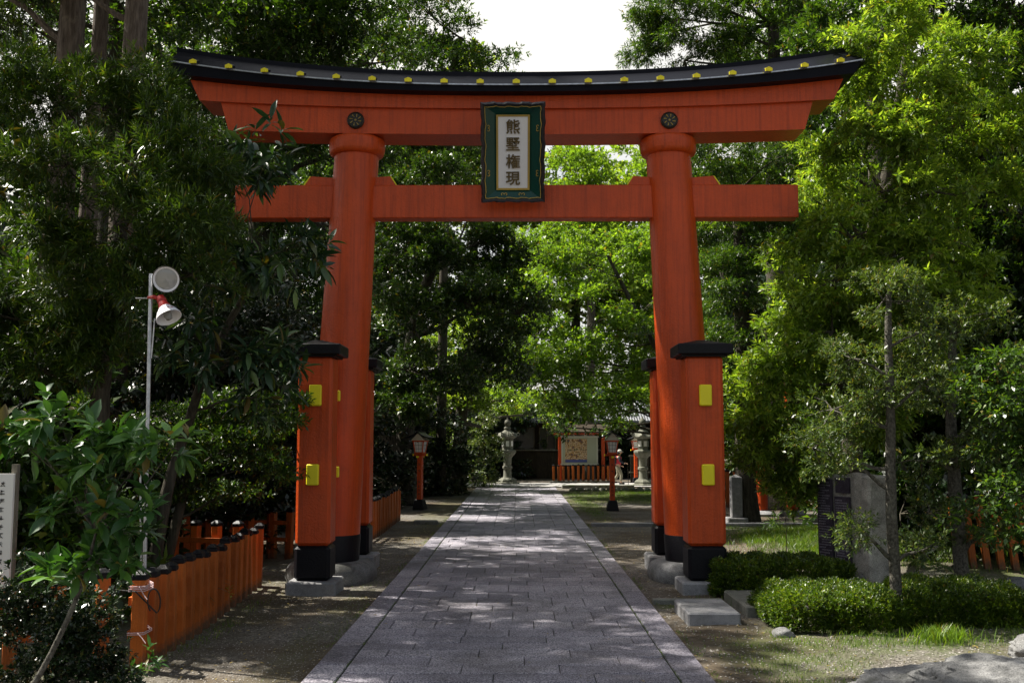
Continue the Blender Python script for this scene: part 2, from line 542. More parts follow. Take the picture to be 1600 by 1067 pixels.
def make_path():
    b = MB(); b.box((PCX, (PY0 + PY1) / 2, -.04), (PHW * 2 - .02, PY1 - PY0, .09)); o = b.build('path_bed', M['joint']); tag(o, kind='structure')
    P = MB(); g = .007
    inner = PHW - .29

    def slab(x0, x1, y0, y1, z):
        e = .007
        x0 += g / 2; x1 -= g / 2; y0 += g / 2; y1 -= g / 2
        tz = [z + rnd.uniform(-.003, .003) for _ in range(4)]
        vs = [(x0, y0, .0), (x1, y0, .0), (x1, y1, .0), (x0, y1, .0), (x0, y0, z - e), (x1, y0, z - e), (x1, y1, z - e), (x0, y1, z - e),
              (x0 + e, y0 + e, tz[0]), (x1 - e, y0 + e, tz[1]), (x1 - e, y1 - e, tz[2]), (x0 + e, y1 - e, tz[3])]
        P.add(vs, [(0, 1, 5, 4), (1, 2, 6, 5), (2, 3, 7, 6), (3, 0, 4, 7), (4, 5, 9, 8), (5, 6, 10, 9), (6, 7, 11, 10), (7, 4, 8, 11), (8, 9, 10, 11)])
    y = PY0
    row = 0
    while y < PY1 - .1:
        near = y < 10.4
        d = .335 if near else rnd.choice([.42, .5, .55, .62])
        if y > 22: d = .55
        y2 = min(y + d, PY1)
        W = .86 if near else .45
        if y > 15: W = .48
        n = round(2 * inner / W)
        xs = [PCX - inner + 2 * inner * k / n for k in range(n + 1)]
        if near:
            off = (.0, .5, .22, .72)[row % 4] * W + rnd.uniform(-.08, .08)
            xs = [PCX - inner] + [x for x in (PCX - inner + off + W * k - W * .4 for k in range(0, 5)) if PCX - inner + .2 < x < PCX + inner - .2] + [PCX + inner]
        elif y < 24:
            if row % 2: xs = [xs[0]] + [(a + c) / 2 + rnd.uniform(-.05, .05) for a, c in zip(xs[:-1], xs[1:])] + [xs[-1]]
            xs = [xs[0]] + [x + rnd.uniform(-.06, .06) for x in xs[1:-1]] + [xs[-1]]
        for a, c in zip(xs[:-1], xs[1:]):
            slab(a, c, y, y2, .02)
        y = y2; row += 1
    for s in (-1, 1):
        y = PY0 + rnd.uniform(0, .5)
        while y < PY1:
            L = rnd.uniform(.75, 1.15)
            xa, xb = PCX + s * (inner + .008), PCX + s * PHW
            slab(min(xa, xb), max(xa, xb), y, min(y + L, PY1), .024)
            y += L
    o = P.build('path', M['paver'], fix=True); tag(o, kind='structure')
    b = MB(); y = 45.0
    for k in range(22):
        b.box((-6.5 + k * .95, 46.9, .02), (.938, 3.6, .07), bev=.006)
    tag(b.build('cross_path', M['pale']), kind='structure')


make_path()


# ================================================================== TORII GATE
def build_torii():
    TY = 15.3; CX = -0.02
    T = thing('torii_gate', (CX, TY, 0), 'huge vermilion torii gate with black curved roof spanning the stone path', 'torii gate')
    # columns
    for s, (bx, tx) in ((-1, (517, 559)), (1, (1084, 1043))):
        pb = at(bx, 878, TY); pt = at(tx, 222, TY)
        zb, zt = .27, pt.z
        d = (pt.x - pb.x) / (zt - zb)

        def ring(z, r, n=40):
            x = pb.x + d * (z - zb)
            return [Vector((x + r * math.cos(2 * math.pi * i / n), TY + r * math.sin(2 * math.pi * i / n), z)) for i in range(n)]
        zk = zb + .37
        col = MB().sweep([ring(zk + (zt - zk) * k / 12, .405 - .072 * ((zk + (zt - zk) * k / 12) - zb) / (zt - zb)) for k in range(13)]).build('column', M['verm'], T, smooth=True)
        MB().sweep([ring(zb, .412), ring(zk - .01, .413), ring(zk + .004, .408)]).build('base_band', M['black'], col, smooth=True)
        # cushion ring on top
        rr = [(.335, -.27), (.37, -.262), (.405, -.235), (.42, -.19), (.425, -.12), (.425, -.05), (.41, -.015), (.385, .0), (.3, .003)]
        zcap = at(801, 210, TY - .30).z - .002
        MB().sweep([ring(zcap + z, r) for r, z in rr]).build('capital', M['verm'], T, smooth=True)
        # foundation boulder
        b = MB(); n = 28; prof = [(.60, -.1), (.66, .05), (.65, .15), (.60, .225), (.52, .262), (.40, .268)]
        secs = []
        for r, z in prof:
            secs.append([Vector((pb.x + s * -.02 + r * math.copysign(abs(math.cos(a)) ** .8, math.cos(a)) * (1 + .03 * math.sin(3 * a + s)), TY + r * math.copysign(abs(math.sin(a)) ** .8, math.sin(a)) * (1 + .03 * math.sin(5 * a)), z)) for a in [2 * math.pi * i / n for i in range(n)]])
        b.sweep(secs).build('foundation_stone', M['rock'], T, smooth=True)

    # curved beams ------------------------------------------------
    def beam(name, half_b, half_t, zb, zt, cb, ct, y0, y1, mat, parent, pw=2.3, n=48, y0t=None, y1t=None):
        secs = []
        for k in range(n + 1):
            u = -1 + 2 * k / n
            q = abs(u) ** pw
            xb, xt = CX + u * half_b, CX + u * half_t
            ya, yb = (y0t if y0t is not None else y0), (y1t if y1t is not None else y1)
            secs.append([Vector((xb, y0, zb + cb * q)), Vector((xt, ya, zt + ct * q)), Vector((xt, yb, zt + ct * q)), Vector((xb, y1, zb + cb * q))])
        return MB().sweep(secs).build(name, mat, parent)
    FY = TY - .30
    z = lambda py, Y: at(801, py, Y).z
    zs0, zs1 = z(210, FY), z(171.5, FY)
    beam('lower_lintel', 4.33, 4.46, zs0, zs1, .07, .13, FY, TY + .30, M['verm'], T)
    zk1 = z(147, FY - .06)
    kas = beam('upper_lintel', 4.76, 4.93, zs1 + .002, zk1, .13, .27, FY - .06, TY + .36, M['verm'], T)
    # black roof: fascia, slopes
    EY = TY - .56
    ze0, ze1 = z(143.0, EY), z(134.5, EY)
    roof = beam('roof', 5.02, 5.12, ze0, ze1, .27, .37, EY, TY + .78, M['roofblack'], T)
    # sloping sheets as a gable prism, with a bright strip standing in for the ledge highlight
    secs = []
    zr = z(121, TY)
    n = 48
    for k in range(n + 1):
        u = -1 + 2 * k / n; q = abs(u) ** 2.3
        X = CX + u * 5.2
        secs.append([Vector((X, EY + .05, ze1 + .01 + .37 * q)), Vector((X, TY - .07, zr + .40 * q)), Vector((X, TY + .07, zr + .40 * q)), Vector((X, TY + .73, ze1 + .01 + .37 * q))])
    MB().sweep(secs).build('roof_sheet', M['roofblack'], roof)
    secs = []
    for k in range(n + 1):
        u = -1 + 2 * k / n; q = abs(u) ** 2.3; X = CX + u * 5.13; zz = ze1 + .37 * q
        secs.append([Vector((X, EY - .03, zz + .002)), Vector((X, EY - .03, zz + .022)), Vector((X, EY + .07, zz + .032)), Vector((X, EY + .07, zz + .002))])
    MB().sweep(secs).build('highlight_strip', M['steel'], roof)
    # small ridge
    secs = []
    for k in range(n + 1):
        u = -1 + 2 * k / n; q = abs(u) ** 2.3; X = CX + u * 5.22; zz = zr + .40 * q
        secs.append([Vector((X, TY - .1, zz - .03)), Vector((X, TY - .08, zz + .055)), Vector((X, TY + .08, zz + .055)), Vector((X, TY + .1, zz - .03))])
    MB().sweep(secs).build('ridge', M['roofblack'], roof)
    # battens with yellow ends
    for k in range(19):
        X = CX + (k - 9) * .532
        u = (X - CX) / 5.15; q = abs(u) ** 2.3
        p0 = Vector((X, EY - .07, ze1 + .37 * q)); p1 = p0 + Vector((0, .16, .06))
        w_, h_ = .05, .075
        pent = lambda p: [p + Vector((-w_, 0, .012)), p + Vector((w_, 0, .012)), p + Vector((w_, 0, h_ * .7)), p + Vector((0, 0, h_)), p + Vector((-w_, 0, h_ * .7))]
        bt = MB().sweep([pent(p0), pent(p1)]).build('roof_batten', M['roofblack'], T)
        w_, h_ = .053, .08
        MB().sweep([pent(p0 + Vector((0, -.02, 0))), pent(p0 + Vector((0, -.001, 0)))]).build('end_cap', M['yellow'], bt)
    # tie beam (nuki)
    NYF = TY - .14
    zn0, zn1 = z(340.5, NYF), z(289, NYF)
    MB().box((CX, TY, (zn0 + zn1) / 2), (8.50, .28, zn1 - zn0), bev=.012).build('tie_beam', M['verm'], T)
    # wedges
    for cxp, s in ((-1, -1), (-1, 1), (1, -1), (1, 1)):
        base = at(549 if cxp < 0 else 1051, 289, TY).x
        off = .33
        x0 = base + s * off; x1 = base + s * (off + .36); xt = base + s * (off + .27)
        zt_ = zn1 + .145
        zl = zn1 + .005
        pr = [Vector((base + s * .2, 0, zl)), Vector((x1, 0, zl)), Vector((xt, 0, zt_)), Vector((base + s * .2, 0, zt_ - .03))]
        wd = MB().sweep([[p + Vector((0, TY - .10, 0)) for p in pr], [p + Vector((0, TY + .10, 0)) for p in pr]]).build('wedge', M['verm'], T)
        pr2 = [Vector((x1 + s * .003, 0, zl + .004)), Vector((x1 + s * .02, 0, zl + .004)), Vector((xt + s * .02, 0, zt_)), Vector((xt + s * .003, 0, zt_))]
        MB().sweep([[p + Vector((0, TY - .102, 0)) for p in pr2], [p + Vector((0, TY + .102, 0)) for p in pr2]]).build('end_cap', M['yellow'], wd)
    # medallions
    for px in (556, 1045.5):
        c = at(px, 189, FY)
        Mx = Matrix.Rotation(R(90), 4, 'X')
        md = MB().lathe((c.x, FY - .002, c.z), [(.128, 0), (.128, .03), (.112, .045), (.10, .035), (.0, .037)], 32, M=Mx).build('medallion', M['bronze'], T, smooth=True)
        e = MB()
        for k in range(8):
            a = k * math.pi / 4 + .39
            e.tube([(c.x + .045 * math.cos(a), FY - .045, c.z + .045 * math.sin(a)), (c.x + .09 * math.cos(a + .16), FY - .045, c.z + .09 * math.sin(a + .16))], [.005, .009], 6)
        e.lathe((c.x, FY - .038, c.z), [(.018, 0), (.014, .012)], 12, M=Mx)
        e.build('emblem', M['gold'], md)
    # sleeve posts, struts, caps, footings
    for s, x0, x1 in ((-1, 459, 514), (1, 1077, 1136.5)):
        for back in (0, 1):
            D = 13.87 if not back else 16.35
            a = at(x0, 900, 13.87).x; b_ = at(x1, 900, 13.87).x
            if back:
                a, b_ = (at(576, 800, D).x - .47, at(576, 800, D).x) if s < 0 else (at(1023.5, 800, D).x, at(1023.5, 800, D).x + .47)
            wx = b_ - a; cx = (a + b_) / 2; cy = D + wx / 2
            zb = .15 if not back else .22
            zt = at(0, 556, 13.87).z
            zk = zb + .46
            post = MB().box((cx, cy, (zk + zt) / 2), (wx, wx, zt - zk), bev=.04).build('sleeve_post', M['verm'], T)
            MB().box((cx, cy, (zk + zb) / 2), (wx + .012, wx + .012, zk - zb - .002), bev=.042).build('base_band', M['black'], post)
            cap = MB()
            cap.box((cx, cy, zt + .085), (wx + .24, wx + .24, .15), bev=.015)
            cap.box((cx, cy, zt + .195), (wx + .14, wx + .14, .07), top=(.15, .15))
            cap.box((cx, cy, zt + .0), (wx + .1, wx + .1, .03))
            cap.build('post_cap', M['black'], T)
            f = MB()
            f.box((cx - s * .01, cy - .02, (zb - .06) / 2), (wx + .2, wx + .22, zb + .06), bev=.022)
            f.build('footing_stone', M['granite'], T)
        # struts from front post through column to back post
        a = at(x0, 900, 13.87).x; b_ = at(x1, 900, 13.87).x
        xf = (a + b_) / 2
        for yt, yb in ((601, 634), (725, 758)):
            zt_ = at(0, yt, 13.8).z; zb_ = at(0, yb, 13.8).z
            MB().box((xf, (13.9 + 16.8) / 2, (zt_ + zb_) / 2), (.15, 2.9, zt_ - zb_ - .02)).build('strut', M['verm'], T)
            xo = {(-1, 601): 490.5, (-1, 725): 488.5, (1, 601): 1104.5, (1, 725): 1106.5}[(s, yt)]
            cxx = at(xo, 700, 13.8).x
            MB().box((cxx, 13.835, (zt_ + zb_) / 2), (.165, .075, zt_ - zb_), bev=.014).build('yellow_tenon', M['yellow'], T)
            if s < 0: MB().box((at(526.5, 700, 14.42).x, 14.42, (zt_ + zb_) / 2 + .02), (.07, .05, .15), bev=.01).build('yellow_tenon', M['yellow'], T)
    return T, FY


TORII, FY = build_torii()


# ------------------------------------------------------------------ text helper
def text_mesh(body, size, extrude, name='characters', bevel=0.0, bold=0.0):
    c = bpy.data.curves.new('tmp', 'FONT'); c.body = body; c.size = size; c.extrude = extrude
    c.align_x = 'CENTER'; c.align_y = 'CENTER'; c.offset = bold; c.bevel_depth = bevel; c.resolution_u = 4
    o = bpy.data.objects.new('tmp', c); COL.objects.link(o)
    bpy.context.view_layer.update()
    me = bpy.data.meshes.new_from_object(o.evaluated_get(bpy.context.evaluated_depsgraph_get()))
    bpy.data.objects.remove(o); bpy.data.curves.remove(c)
    me.name = name
    me.materials.clear()
    xs = [v.co.x for v in me.vertices]; ys = [v.co.y for v in me.vertices]
    cx, cy = (min(xs) + max(xs)) / 2, (min(ys) + max(ys)) / 2
    for v in me.vertices: v.co.x -= cx; v.co.y -= cy
    return me, max(xs) - min(xs), max(ys) - min(ys)


def strokes(mb, c, ux, uz, nrm, size, seed):
    """a small brush-like character made of strokes"""
    r = random.Random(seed); t = size * .075
    for k in range(r.choice([5, 6, 7])):
        if r.random() < .5:
            z = r.uniform(-.42, .42); a, b = (-r.uniform(.2, .45), z), (r.uniform(.2, .45), z + .04)
        elif r.random() < .6:
            x = r.uniform(-.35, .35); a, b = (x, .45), (x - r.uniform(-.05, .1), -r.uniform(.1, .45))
        else:
            a, b = (r.uniform(-.1, .1), r.uniform(0, .3)), (r.choice([-.4, .4]), -.42)
        p = c + ux * a[0] * size + uz * a[1] * size; q = c + ux * b[0] * size + uz * b[1] * size
        d = (q - p).normalized(); sd = d.cross(nrm).normalized() * t * .6
        o = nrm * .002
        mb.sweep([[p + sd, p - sd, p - sd + o, p + sd + o], [q + sd * .7, q - sd * .7, q - sd * .7 + o, q + sd * .7 + o]])


# ------------------------------------------------------------------ name plaque
def build_plaque():
    top = at(801.5, 160, 14.42); bot = at(801.5, 315, 14.93)
    U = Vector((1, 0, 0)); V = (top - bot).normalized(); N = U.cross(V).normalized()   # N faces the viewer (towards -Y)
    if N.y > 0: N = -N
    H = (top - bot).length; W = .925
    C = (top + bot) / 2
    P = thing('name_plaque', C, 'green and gold framed plaque with four gold characters, hung under the lintel', 'plaque')
    w3 = lambda u, v, n: C + U * u + V * v + N * n
    # outer wavy rim
    def rim(off, nn):
        pts = []
        hw, hh = W / 2 - off, H / 2 - off
        m = 14
        per = []
        for (ax, ay, bx, by, cnt) in ((-hw, -hh, hw, -hh, 20), (hw, -hh, hw, hh, 32), (hw, hh, -hw, hh, 20), (-hw, hh, -hw, -hh, 32)):
            for i in range(cnt):
                f = i / cnt
                wob = (.007 * math.sin(f * math.pi * 8) + .004 * math.sin(f * math.pi * 18)) if .04 < f < .96 else .006
                x, y = ax + (bx - ax) * f, ay + (by - ay) * f
                ox, oy = (by - ay), -(bx - ax)
                l = math.hypot(ox, oy)
                per.append(w3(x + ox / l * wob, y + oy / l * wob, nn))
        return per
    MB().sweep([rim(.0, .0), rim(-.005, .05), rim(.02, .085), rim(.045, .075), rim(.055, .03), rim(.05, 0), rim(.0, .0)], cap=False).build('outer_frame', M['plum'], P)
    # gold line following the rim
    def gl(off, nn): return rim(off, nn)
    MB().sweep([gl(.056, .058), gl(.056, .068), gl(.066, .066), gl(.066, .056), gl(.056, .058)], cap=False).build('gold_line', M['gold'], P)
    # green sloped board
    iw, ih = .245, .545; vo = -.005
    ring = lambda a, b, n, o=0: [w3(-a, -b + o, n), w3(a, -b + o, n), w3(a, b + o, n), w3(-a, b + o, n)]
    ow, oh = W / 2 - .05, H / 2 - .05
    MB().sweep([ring(ow, oh, .052), ring(iw, ih, -.035, vo), ring(iw, ih, -.08, vo), ring(ow, oh, -.02)], cap=False).build('green_board', M['green'], P)
    MB().sweep([ring(iw, ih, -.08, vo), ring(iw, ih, -.005, vo), ring(iw - .028, ih - .028, -.005, vo), ring(iw - .035, ih - .035, -.08, vo)], cap=False).build('gold_frame', M['gold'], P)
    MB().sweep([ring(iw - .029, ih - .029, -.075, vo), ring(iw - .029, ih - .029, -.014, vo)]).build('white_panel', M['white'], P)
    # gold scroll ornaments
    for cu, cv, sg, ax in ((-.13, -oh + .055, 1, 'h'), (.13, -oh + .055, 1, 'h'), (-ow + .05, -.3, 1, 'v'), (ow - .05, -.3, -1, 'v'), (-ow + .05, .35, 1, 'v'), (ow - .05, .35, -1, 'v')):
        g = MB()
        for m in (-1, 1):
            pts = []
            for k in range(14):
                a = k / 13 * 4.6; r = .026 * (1 - k / 18)
                x, y = m * (.028 - r * math.cos(a) * 1.0), r * math.sin(a)
                if ax == 'v': x, y = y * sg, x
                fr = max(abs(cu + x) / ow, abs(cv + y) / oh)
                depth = .052 - .112 * max(0, (1 - min(ow - abs(cu + x), oh - abs(cv + y)) / .17 * 1.0) * -1 + 0)
                dd = min((ow - abs(cu + x)) / (ow - iw), (oh - abs(cv + y)) / (oh - ih)) * .088
                pts.append(w3(cu + x, cv + y, .052 - dd + .006))
            g.tube(pts, .006, 5)
        g.build('gold_scroll', M['gold'], P)
    # the four characters
    hts = [.375, .125, -.125, -.375]
    for ch, hv in zip('熊墅権現', hts):
        for sc_, mat, dn, bold, nm in ((1.0, M['ink'], -.009, .0035, 'character_outline'), (1.0, M['goldink'], .002, .0, 'character')):
            me, w_, h_ = text_mesh(ch, .215, .006, nm, bold=bold)
            me.materials.append(mat)
            o = bpy.data.objects.new(nm, me); COL.objects.link(o); o.parent = P
            Mx = Matrix((U, V, -N)).transposed()
            Mx = Matrix((U, V, U.cross(V))).transposed().to_4x4()
            o.matrix_local = Matrix.Translation(V * (hv * 1.0 + vo) + N * dn) @ Mx
    return P


build_plaque()


# ------------------------------------------------------------------ fences
def picket_obj(x, y, h, w_, parent, rz=0, mat='verm_dark', lean=0, caph=.068):
    off = world_off(parent)
    key = (round(h, 2), round(w_, 3), mat)
    if key not in PK:
        me = bpy.data.meshes.new('picket')
        b = MB().box((0, 0, h / 2 - .03), (w_, w_, h - caph + .06), bev=.008)
        o = b.build('picket', M[mat]); m1 = o.data; bpy.data.objects.remove(o)
        b = MB().box((0, 0, h - caph + .03), (w_ + .012, w_ + .012, caph * .65), bev=.006).box((0, 0, h - caph * .35 + .03), (w_ + .008, w_ + .008, caph * .5), top=(.35, .35))
        o = b.build('cap', M['black']); m2 = o.data; bpy.data.objects.remove(o)
        PK[key] = (m1, m2)
    m1, m2 = PK[key]
    p = bpy.data.objects.new('picket', m1); COL.objects.link(p); p.parent = parent
    p.location = (x - off.x, y - off.y, gz(x, y)); p.rotation_euler = (R(rnd.uniform(-1.3, 1.3)), R(rnd.uniform(-1.6, 1.6)) + lean, rz + R(rnd.uniform(-3, 3)))
    c = bpy.data.objects.new('cap', m2); COL.objects.link(c); c.parent = p
    return p


PK = {}


def fence(runs, label, h=.84, w_=.112, step=.33, mat='verm_dark', group='vermilion picket fences', rail=True, lean=0):
    F = thing('picket_fence', (runs[0][0][0], runs[0][0][1], 0), label, 'fence', group)
    for (a, b) in runs:
        a = Vector((*a, 0)); b = Vector((*b, 0)); L = (b - a).length; n = max(1, round(L / step))
        for k in range(n + 1):
            p = a + (b - a) * k / n
            picket_obj(p.x, p.y, h + rnd.choice([-.02, -.01, 0, .01, .02]), w_, F, math.atan2((b - a).y, (b - a).x), mat, lean)
        if rail:
            d = (b - a).normalized(); nrm = Vector((-d.y, d.x, 0))
            if nrm.x > 0: nrm = -nrm
            if a.x > 0: nrm = -nrm
            for zz in (h * .38, h * .72):
                m = (a + b) / 2 + nrm * (w_ / 2 + .022)
                MB().box((m.x, m.y, zz), (L, .036, .07), rz=math.atan2(d.y, d.x)).build('rail', M[mat], F)
    return F


pA = gp(214, 1050); pB = gp(402, 916)
fence([((pA.x, pA.y), (pB.x, pB.y)), ((pB.x - .33, pB.y + .22), (pB.x - 1.35, pB.y + .5)), ((pA.x - .36, pA.y + .1), (-4.6, pA.y - .5))],
      'low orange picket fence with black caps running along the left path edge in the foreground')
fence([((-5.5, 17.2), (-4.3, 18.0)), ((-4.25, 18.0), (-3.95, 17.9))], 'shadowed orange picket fence deep behind the foreground fence, left of the gate post', step=.36)
fence([((-3.02, 20.3), (-3.05, 26.4))], 'orange picket fence just beyond the left gate column', step=.3)
fence([((5.6, 31.5), (10.5, 31.2))], 'tall dark orange slatted fence beyond the small stone post', h=1.15, step=.26, w_=.11)
fence([((6.9, 16.3), (8.9, 15.9))], 'orange slatted fence in shadow at the right edge behind the slim trees', h=1.15, step=.2, w_=.1, lean=R(-5))
picks = fence([((-4.0, 40.0), (-3.7, 40.0))], 'short orange fence stub among dark trunks behind the left wooden lantern', step=.3)


# ------------------------------------------------------------------ stone things
def slab_thing(name, x0, x1, y0, y1, z, label, cat, mat='granite', group=None, bev=.018, base=-.05):
    b = MB().box(((x0 + x1) / 2, (y0 + y1) / 2, (z + base) / 2), (x1 - x0, y1 - y0, z - base), bev=bev)
    o = b.build(name, M[mat], loc=((x0 + x1) / 2, (y0 + y1) / 2, 0))
    # roughen
    return tag(o, label, cat, group)


slab_thing('stone_slab', 1.86, 2.44, 11.45, 12.45, .135, 'low rectangular granite slab beside the path in front of the right gate post', 'stone slab')
slab_thing('stone_slab', 2.62, 3.35, 12.0, 13.3, .12, 'dark low granite slab between the dark hedge and the bright hedge', 'stone slab', 'kerb')
slab_thing('kerb_stone', 1.68, 2.55, 12.95, 13.1, .05, 'thin worn kerb stone at the foot of the right gate post', 'kerb', 'kerb', bev=.008)
slab_thing('kerb_stone', 1.75, 7.5, 24.6, 24.85, .07, 'long low kerb crossing the gravel beyond the right gate column', 'kerb', 'granite', bev=.01)
slab_thing('kerb_stone', -2.55, -1.95, 25.2, 25.4, .09, 'short dark kerb log on the gravel left of the path beyond the gate', 'kerb', 'kerb', bev=.03)
slab_thing('kerb_stone', 1.9, 5.0, 44.4, 44.9, .14, 'dark stone step edging the far lawn below the notice board', 'kerb', 'kerb', bev=.02)


def rock(name, c, r, label, cat, mat='rock', seed=1, flat=.7, n1=24, n2=14, group=None, ridged=.18):
    rg = random.Random(seed)
    ph = [(rg.uniform(0, 6.28), rg.uniform(0, 6.28), rg.uniform(0, 6.28)) for _ in range(4)]
    vs = []; fs = []
    pl = []
    for _ in range(11):
        a = rg.uniform(0, 6.28); e = rg.uniform(-.3, 1.2); pl.append((Vector((math.cos(a) * math.cos(e), math.sin(a) * math.cos(e), math.sin(e))), rg.uniform(.78, .98)))
    for j in range(n2 + 1):
        e = -math.pi / 2 * .55 + (math.pi / 2 * 1.55) * j / n2
        for i in range(n1):
            a = 2 * math.pi * i / n1
            d = Vector((math.cos(a) * math.cos(e), math.sin(a) * math.cos(e), math.sin(e)))
            q = 1.0
            for nrm, dist in pl:
                dt = d.dot(nrm)
                if dt > 0: q = min(q, dist / dt)
            pn = d * 2.0 + Vector((seed * 3.1, seed * 1.7, 0))
            q *= 1 + ridged * (.38 * mnoise.fractal(pn, 1.0, 2.0, 3) + .16 * mnoise.fractal(pn * 5, .7, 2.1, 4) - .10 * max(0, .25 - abs(mnoise.noise(pn * 2.3))) * 2)
            vs.append(Vector((d.x * r[0] * q, d.y * r[1] * q, d.z * r[2] * q)))
    for j in range(n2):
        for i in range(n1):
            k = (i + 1) % n1
            fs.append((j * n1 + i, j * n1 + k, (j + 1) * n1 + k, (j + 1) * n1 + i))
    b = MB(); b.add([v + Vector(c) for v in vs], fs)
    o = b.build(name, M[mat], loc=c, smooth=True)
    return tag(o, label, cat, group)


rock('boulder', (4.05, 7.95, -.08), (1.62, .95, .47), 'large flat grey boulder in the right foreground corner', 'rock', seed=3, n1=220, n2=110, ridged=.34)
rock('boulder', (5.05, 9.75, -.02), (.5, .45, .28), 'grey rock at the right edge just behind the big boulder', 'rock', seed=5, n1=110, n2=55, ridged=.3)
for i, (x, y, s_) in enumerate([(2.75, 10.9, .10), (3.95, 13.8, .22), (6.9, 14.4, .2), (7.4, 14.6, .28), (6.2, 13.9, .16)]):
    rock('rock', (x, y, 0), (s_ * 1.3, s_, s_ * .8), ['small grey stone beside the front granite slab', 'dark rounded stone at the foot of the inscribed monument', 'low rock before the right shadowed fence, leftmost of two', 'larger rock before the right shadowed fence near the picture edge', 'small rock between the two slim tree trunks'][i], 'rock', seed=20 + i)
# edging stones of the far lawn
for i in range(11):
    o = rock('edging_stone', (2.25 + i * .3, 42.0 + .03 * (i % 3), .02), (.17, .12, .13 + .02 * (i % 2)), 'rounded dark stone in the row edging the far lawn', 'stone', 'kerb', seed=50 + i, n1=12, n2=7, group='edging stones of the far lawn')

# small square stone post
sp = gp(1153, 817)
S = thing('stone_post', (sp.x, sp.y, 0), 'small square granite marker post with pointed top right of the gate', 'stone post')
MB().box((sp.x, sp.y + .15, .04), (.48, .48, .18), bev=.02).build('base', M['granite'], S)
pst = MB().box((sp.x, sp.y + .15, .62), (.265, .265, .98), bev=.012).box((sp.x, sp.y + .15, 1.145), (.262, .262, .07), top=(.1, .1)).build('shaft', M['granite'], S)
tx = MB()
for k in range(5):
    strokes(tx, Vector((sp.x - .135, sp.y + .15, .98 - k * .14)), Vector((0, -1, 0)), Vector((0, 0, 1)), Vector((-1, 0, 0)), .10, 60 + k)
tx.build('inscription', M['ink'], pst)

# second gate posts far right
for i, (px, py, tp) in enumerate([(1191, 808, 'orange round gate post on a round stone base, nearer the stone marker post'), (1238, 808, 'orange round gate post half hidden by hanging leaves, right of the other')]):
    g0 = gp(px, py - 3)
    G = thing('gate_post', (g0.x, g0.y, 0), tp, 'gate post', 'orange posts right of the gate')
    MB().lathe((g0.x, g0.y, 0), [(.36, -.05), (.37, .05), (.30, .12), (.18, .14)], 24).build('stone_base', M['granite'], G, smooth=True)
    MB().lathe((g0.x, g0.y, .14), [(.155, 0), (.15, 1.5), (.135, 3.6)], 20).build('shaft', M['verm'], G, smooth=True)


# ------------------------------------------------------------------ inscribed monument
def build_stele():
    A = Vector((4.40, 15.2, 0)); B = Vector((4.80, 14.42, 0)); d = (B - A).normalized(); nrm = Vector((d.y, -d.x, 0))   # towards viewer/left
    if nrm.x > 0: nrm = -nrm
    S = thing('stone_monument', (A.x, A.y, 0), 'upright inscribed stone monument with two dark text plaques beside the hedges', 'monument')
    L = (B - A).length; H = 1.52
    back = -nrm * .36
    # rough body with irregular top
    secs = []; n = 12
    for k in range(n + 1):
        f = k / n; p = A + d * L * f
        top = H + .03 * math.sin(f * 9) + (.02 if f > .6 else 0)
        j = .012 * math.sin(f * 31)
        secs.append([p + nrm * j + Vector((0, 0, -.05)), p + nrm * (j + .01) + Vector((0, 0, top * .5)), p + nrm * j + Vector((0, 0, top)), p + back + Vector((0, 0, top - .04)), p + back + Vector((0, 0, -.05))])
    MB().sweep(secs).build('body', M['sunlit_rock'], S)
    # plinth of the slab
    m = (A + B) / 2 + back / 2
    rz = math.atan2(d.y, d.x)
    MB().box((m.x, m.y, .08), (L + .2, .56, .2), rz=rz, bev=.03).build('plinth', M['rock'], S)
    for (f0, f1, z0, z1, seed, nc) in ((.04, .37, .22, 1.46, 4, 10), (.43, .76, .2, 1.22, 9, 10)):
        p = A + d * L * (f0 + f1) / 2 + nrm * .03
        pl = MB().box((p.x, p.y, (z0 + z1) / 2), (L * (f1 - f0), .04, z1 - z0), rz=rz, bev=.006).build('text_plaque', M['slate'], S)
        t_ = MB(); rr = random.Random(seed)
        w_ = L * (f1 - f0); z = z1 - .05; q0 = p + nrm * .021
        while z > z0 + .04:
            x = -w_ / 2 + .03 + rr.choice([0, 0, .05])
            end = w_ / 2 - .03 - rr.choice([0, .02, .1])
            while x < end:
                cw = rr.uniform(.010, .022)
                c = q0 + d * (x + cw / 2) + Vector((0, 0, z))
                t_.box(c, (cw, .003, .016), rz=rz)
                if rr.random() < .6: t_.box(c + Vector((0, 0, -.012)), (cw * .4, .003, .01), rz=rz)
                x += cw + .010
            z -= .037
        t_.build('inscription', M['engraved'], pl)
    p = A + d * L * .6 + nrm * .02
    MB().box((p.x, p.y, 1.38), (L * .3, .03, .22), rz=rz).build('header_plaque', M['slate'], S)
    # stone wedge pillar at the right end
    q = B + d * .10 + back * .35
    MB().box((q.x, q.y, .74), (.18, .42, 1.58), rz=rz, bev=.03, top=(.9, .9)).build('end_pillar', M['sunlit_rock'], S)


build_stele()


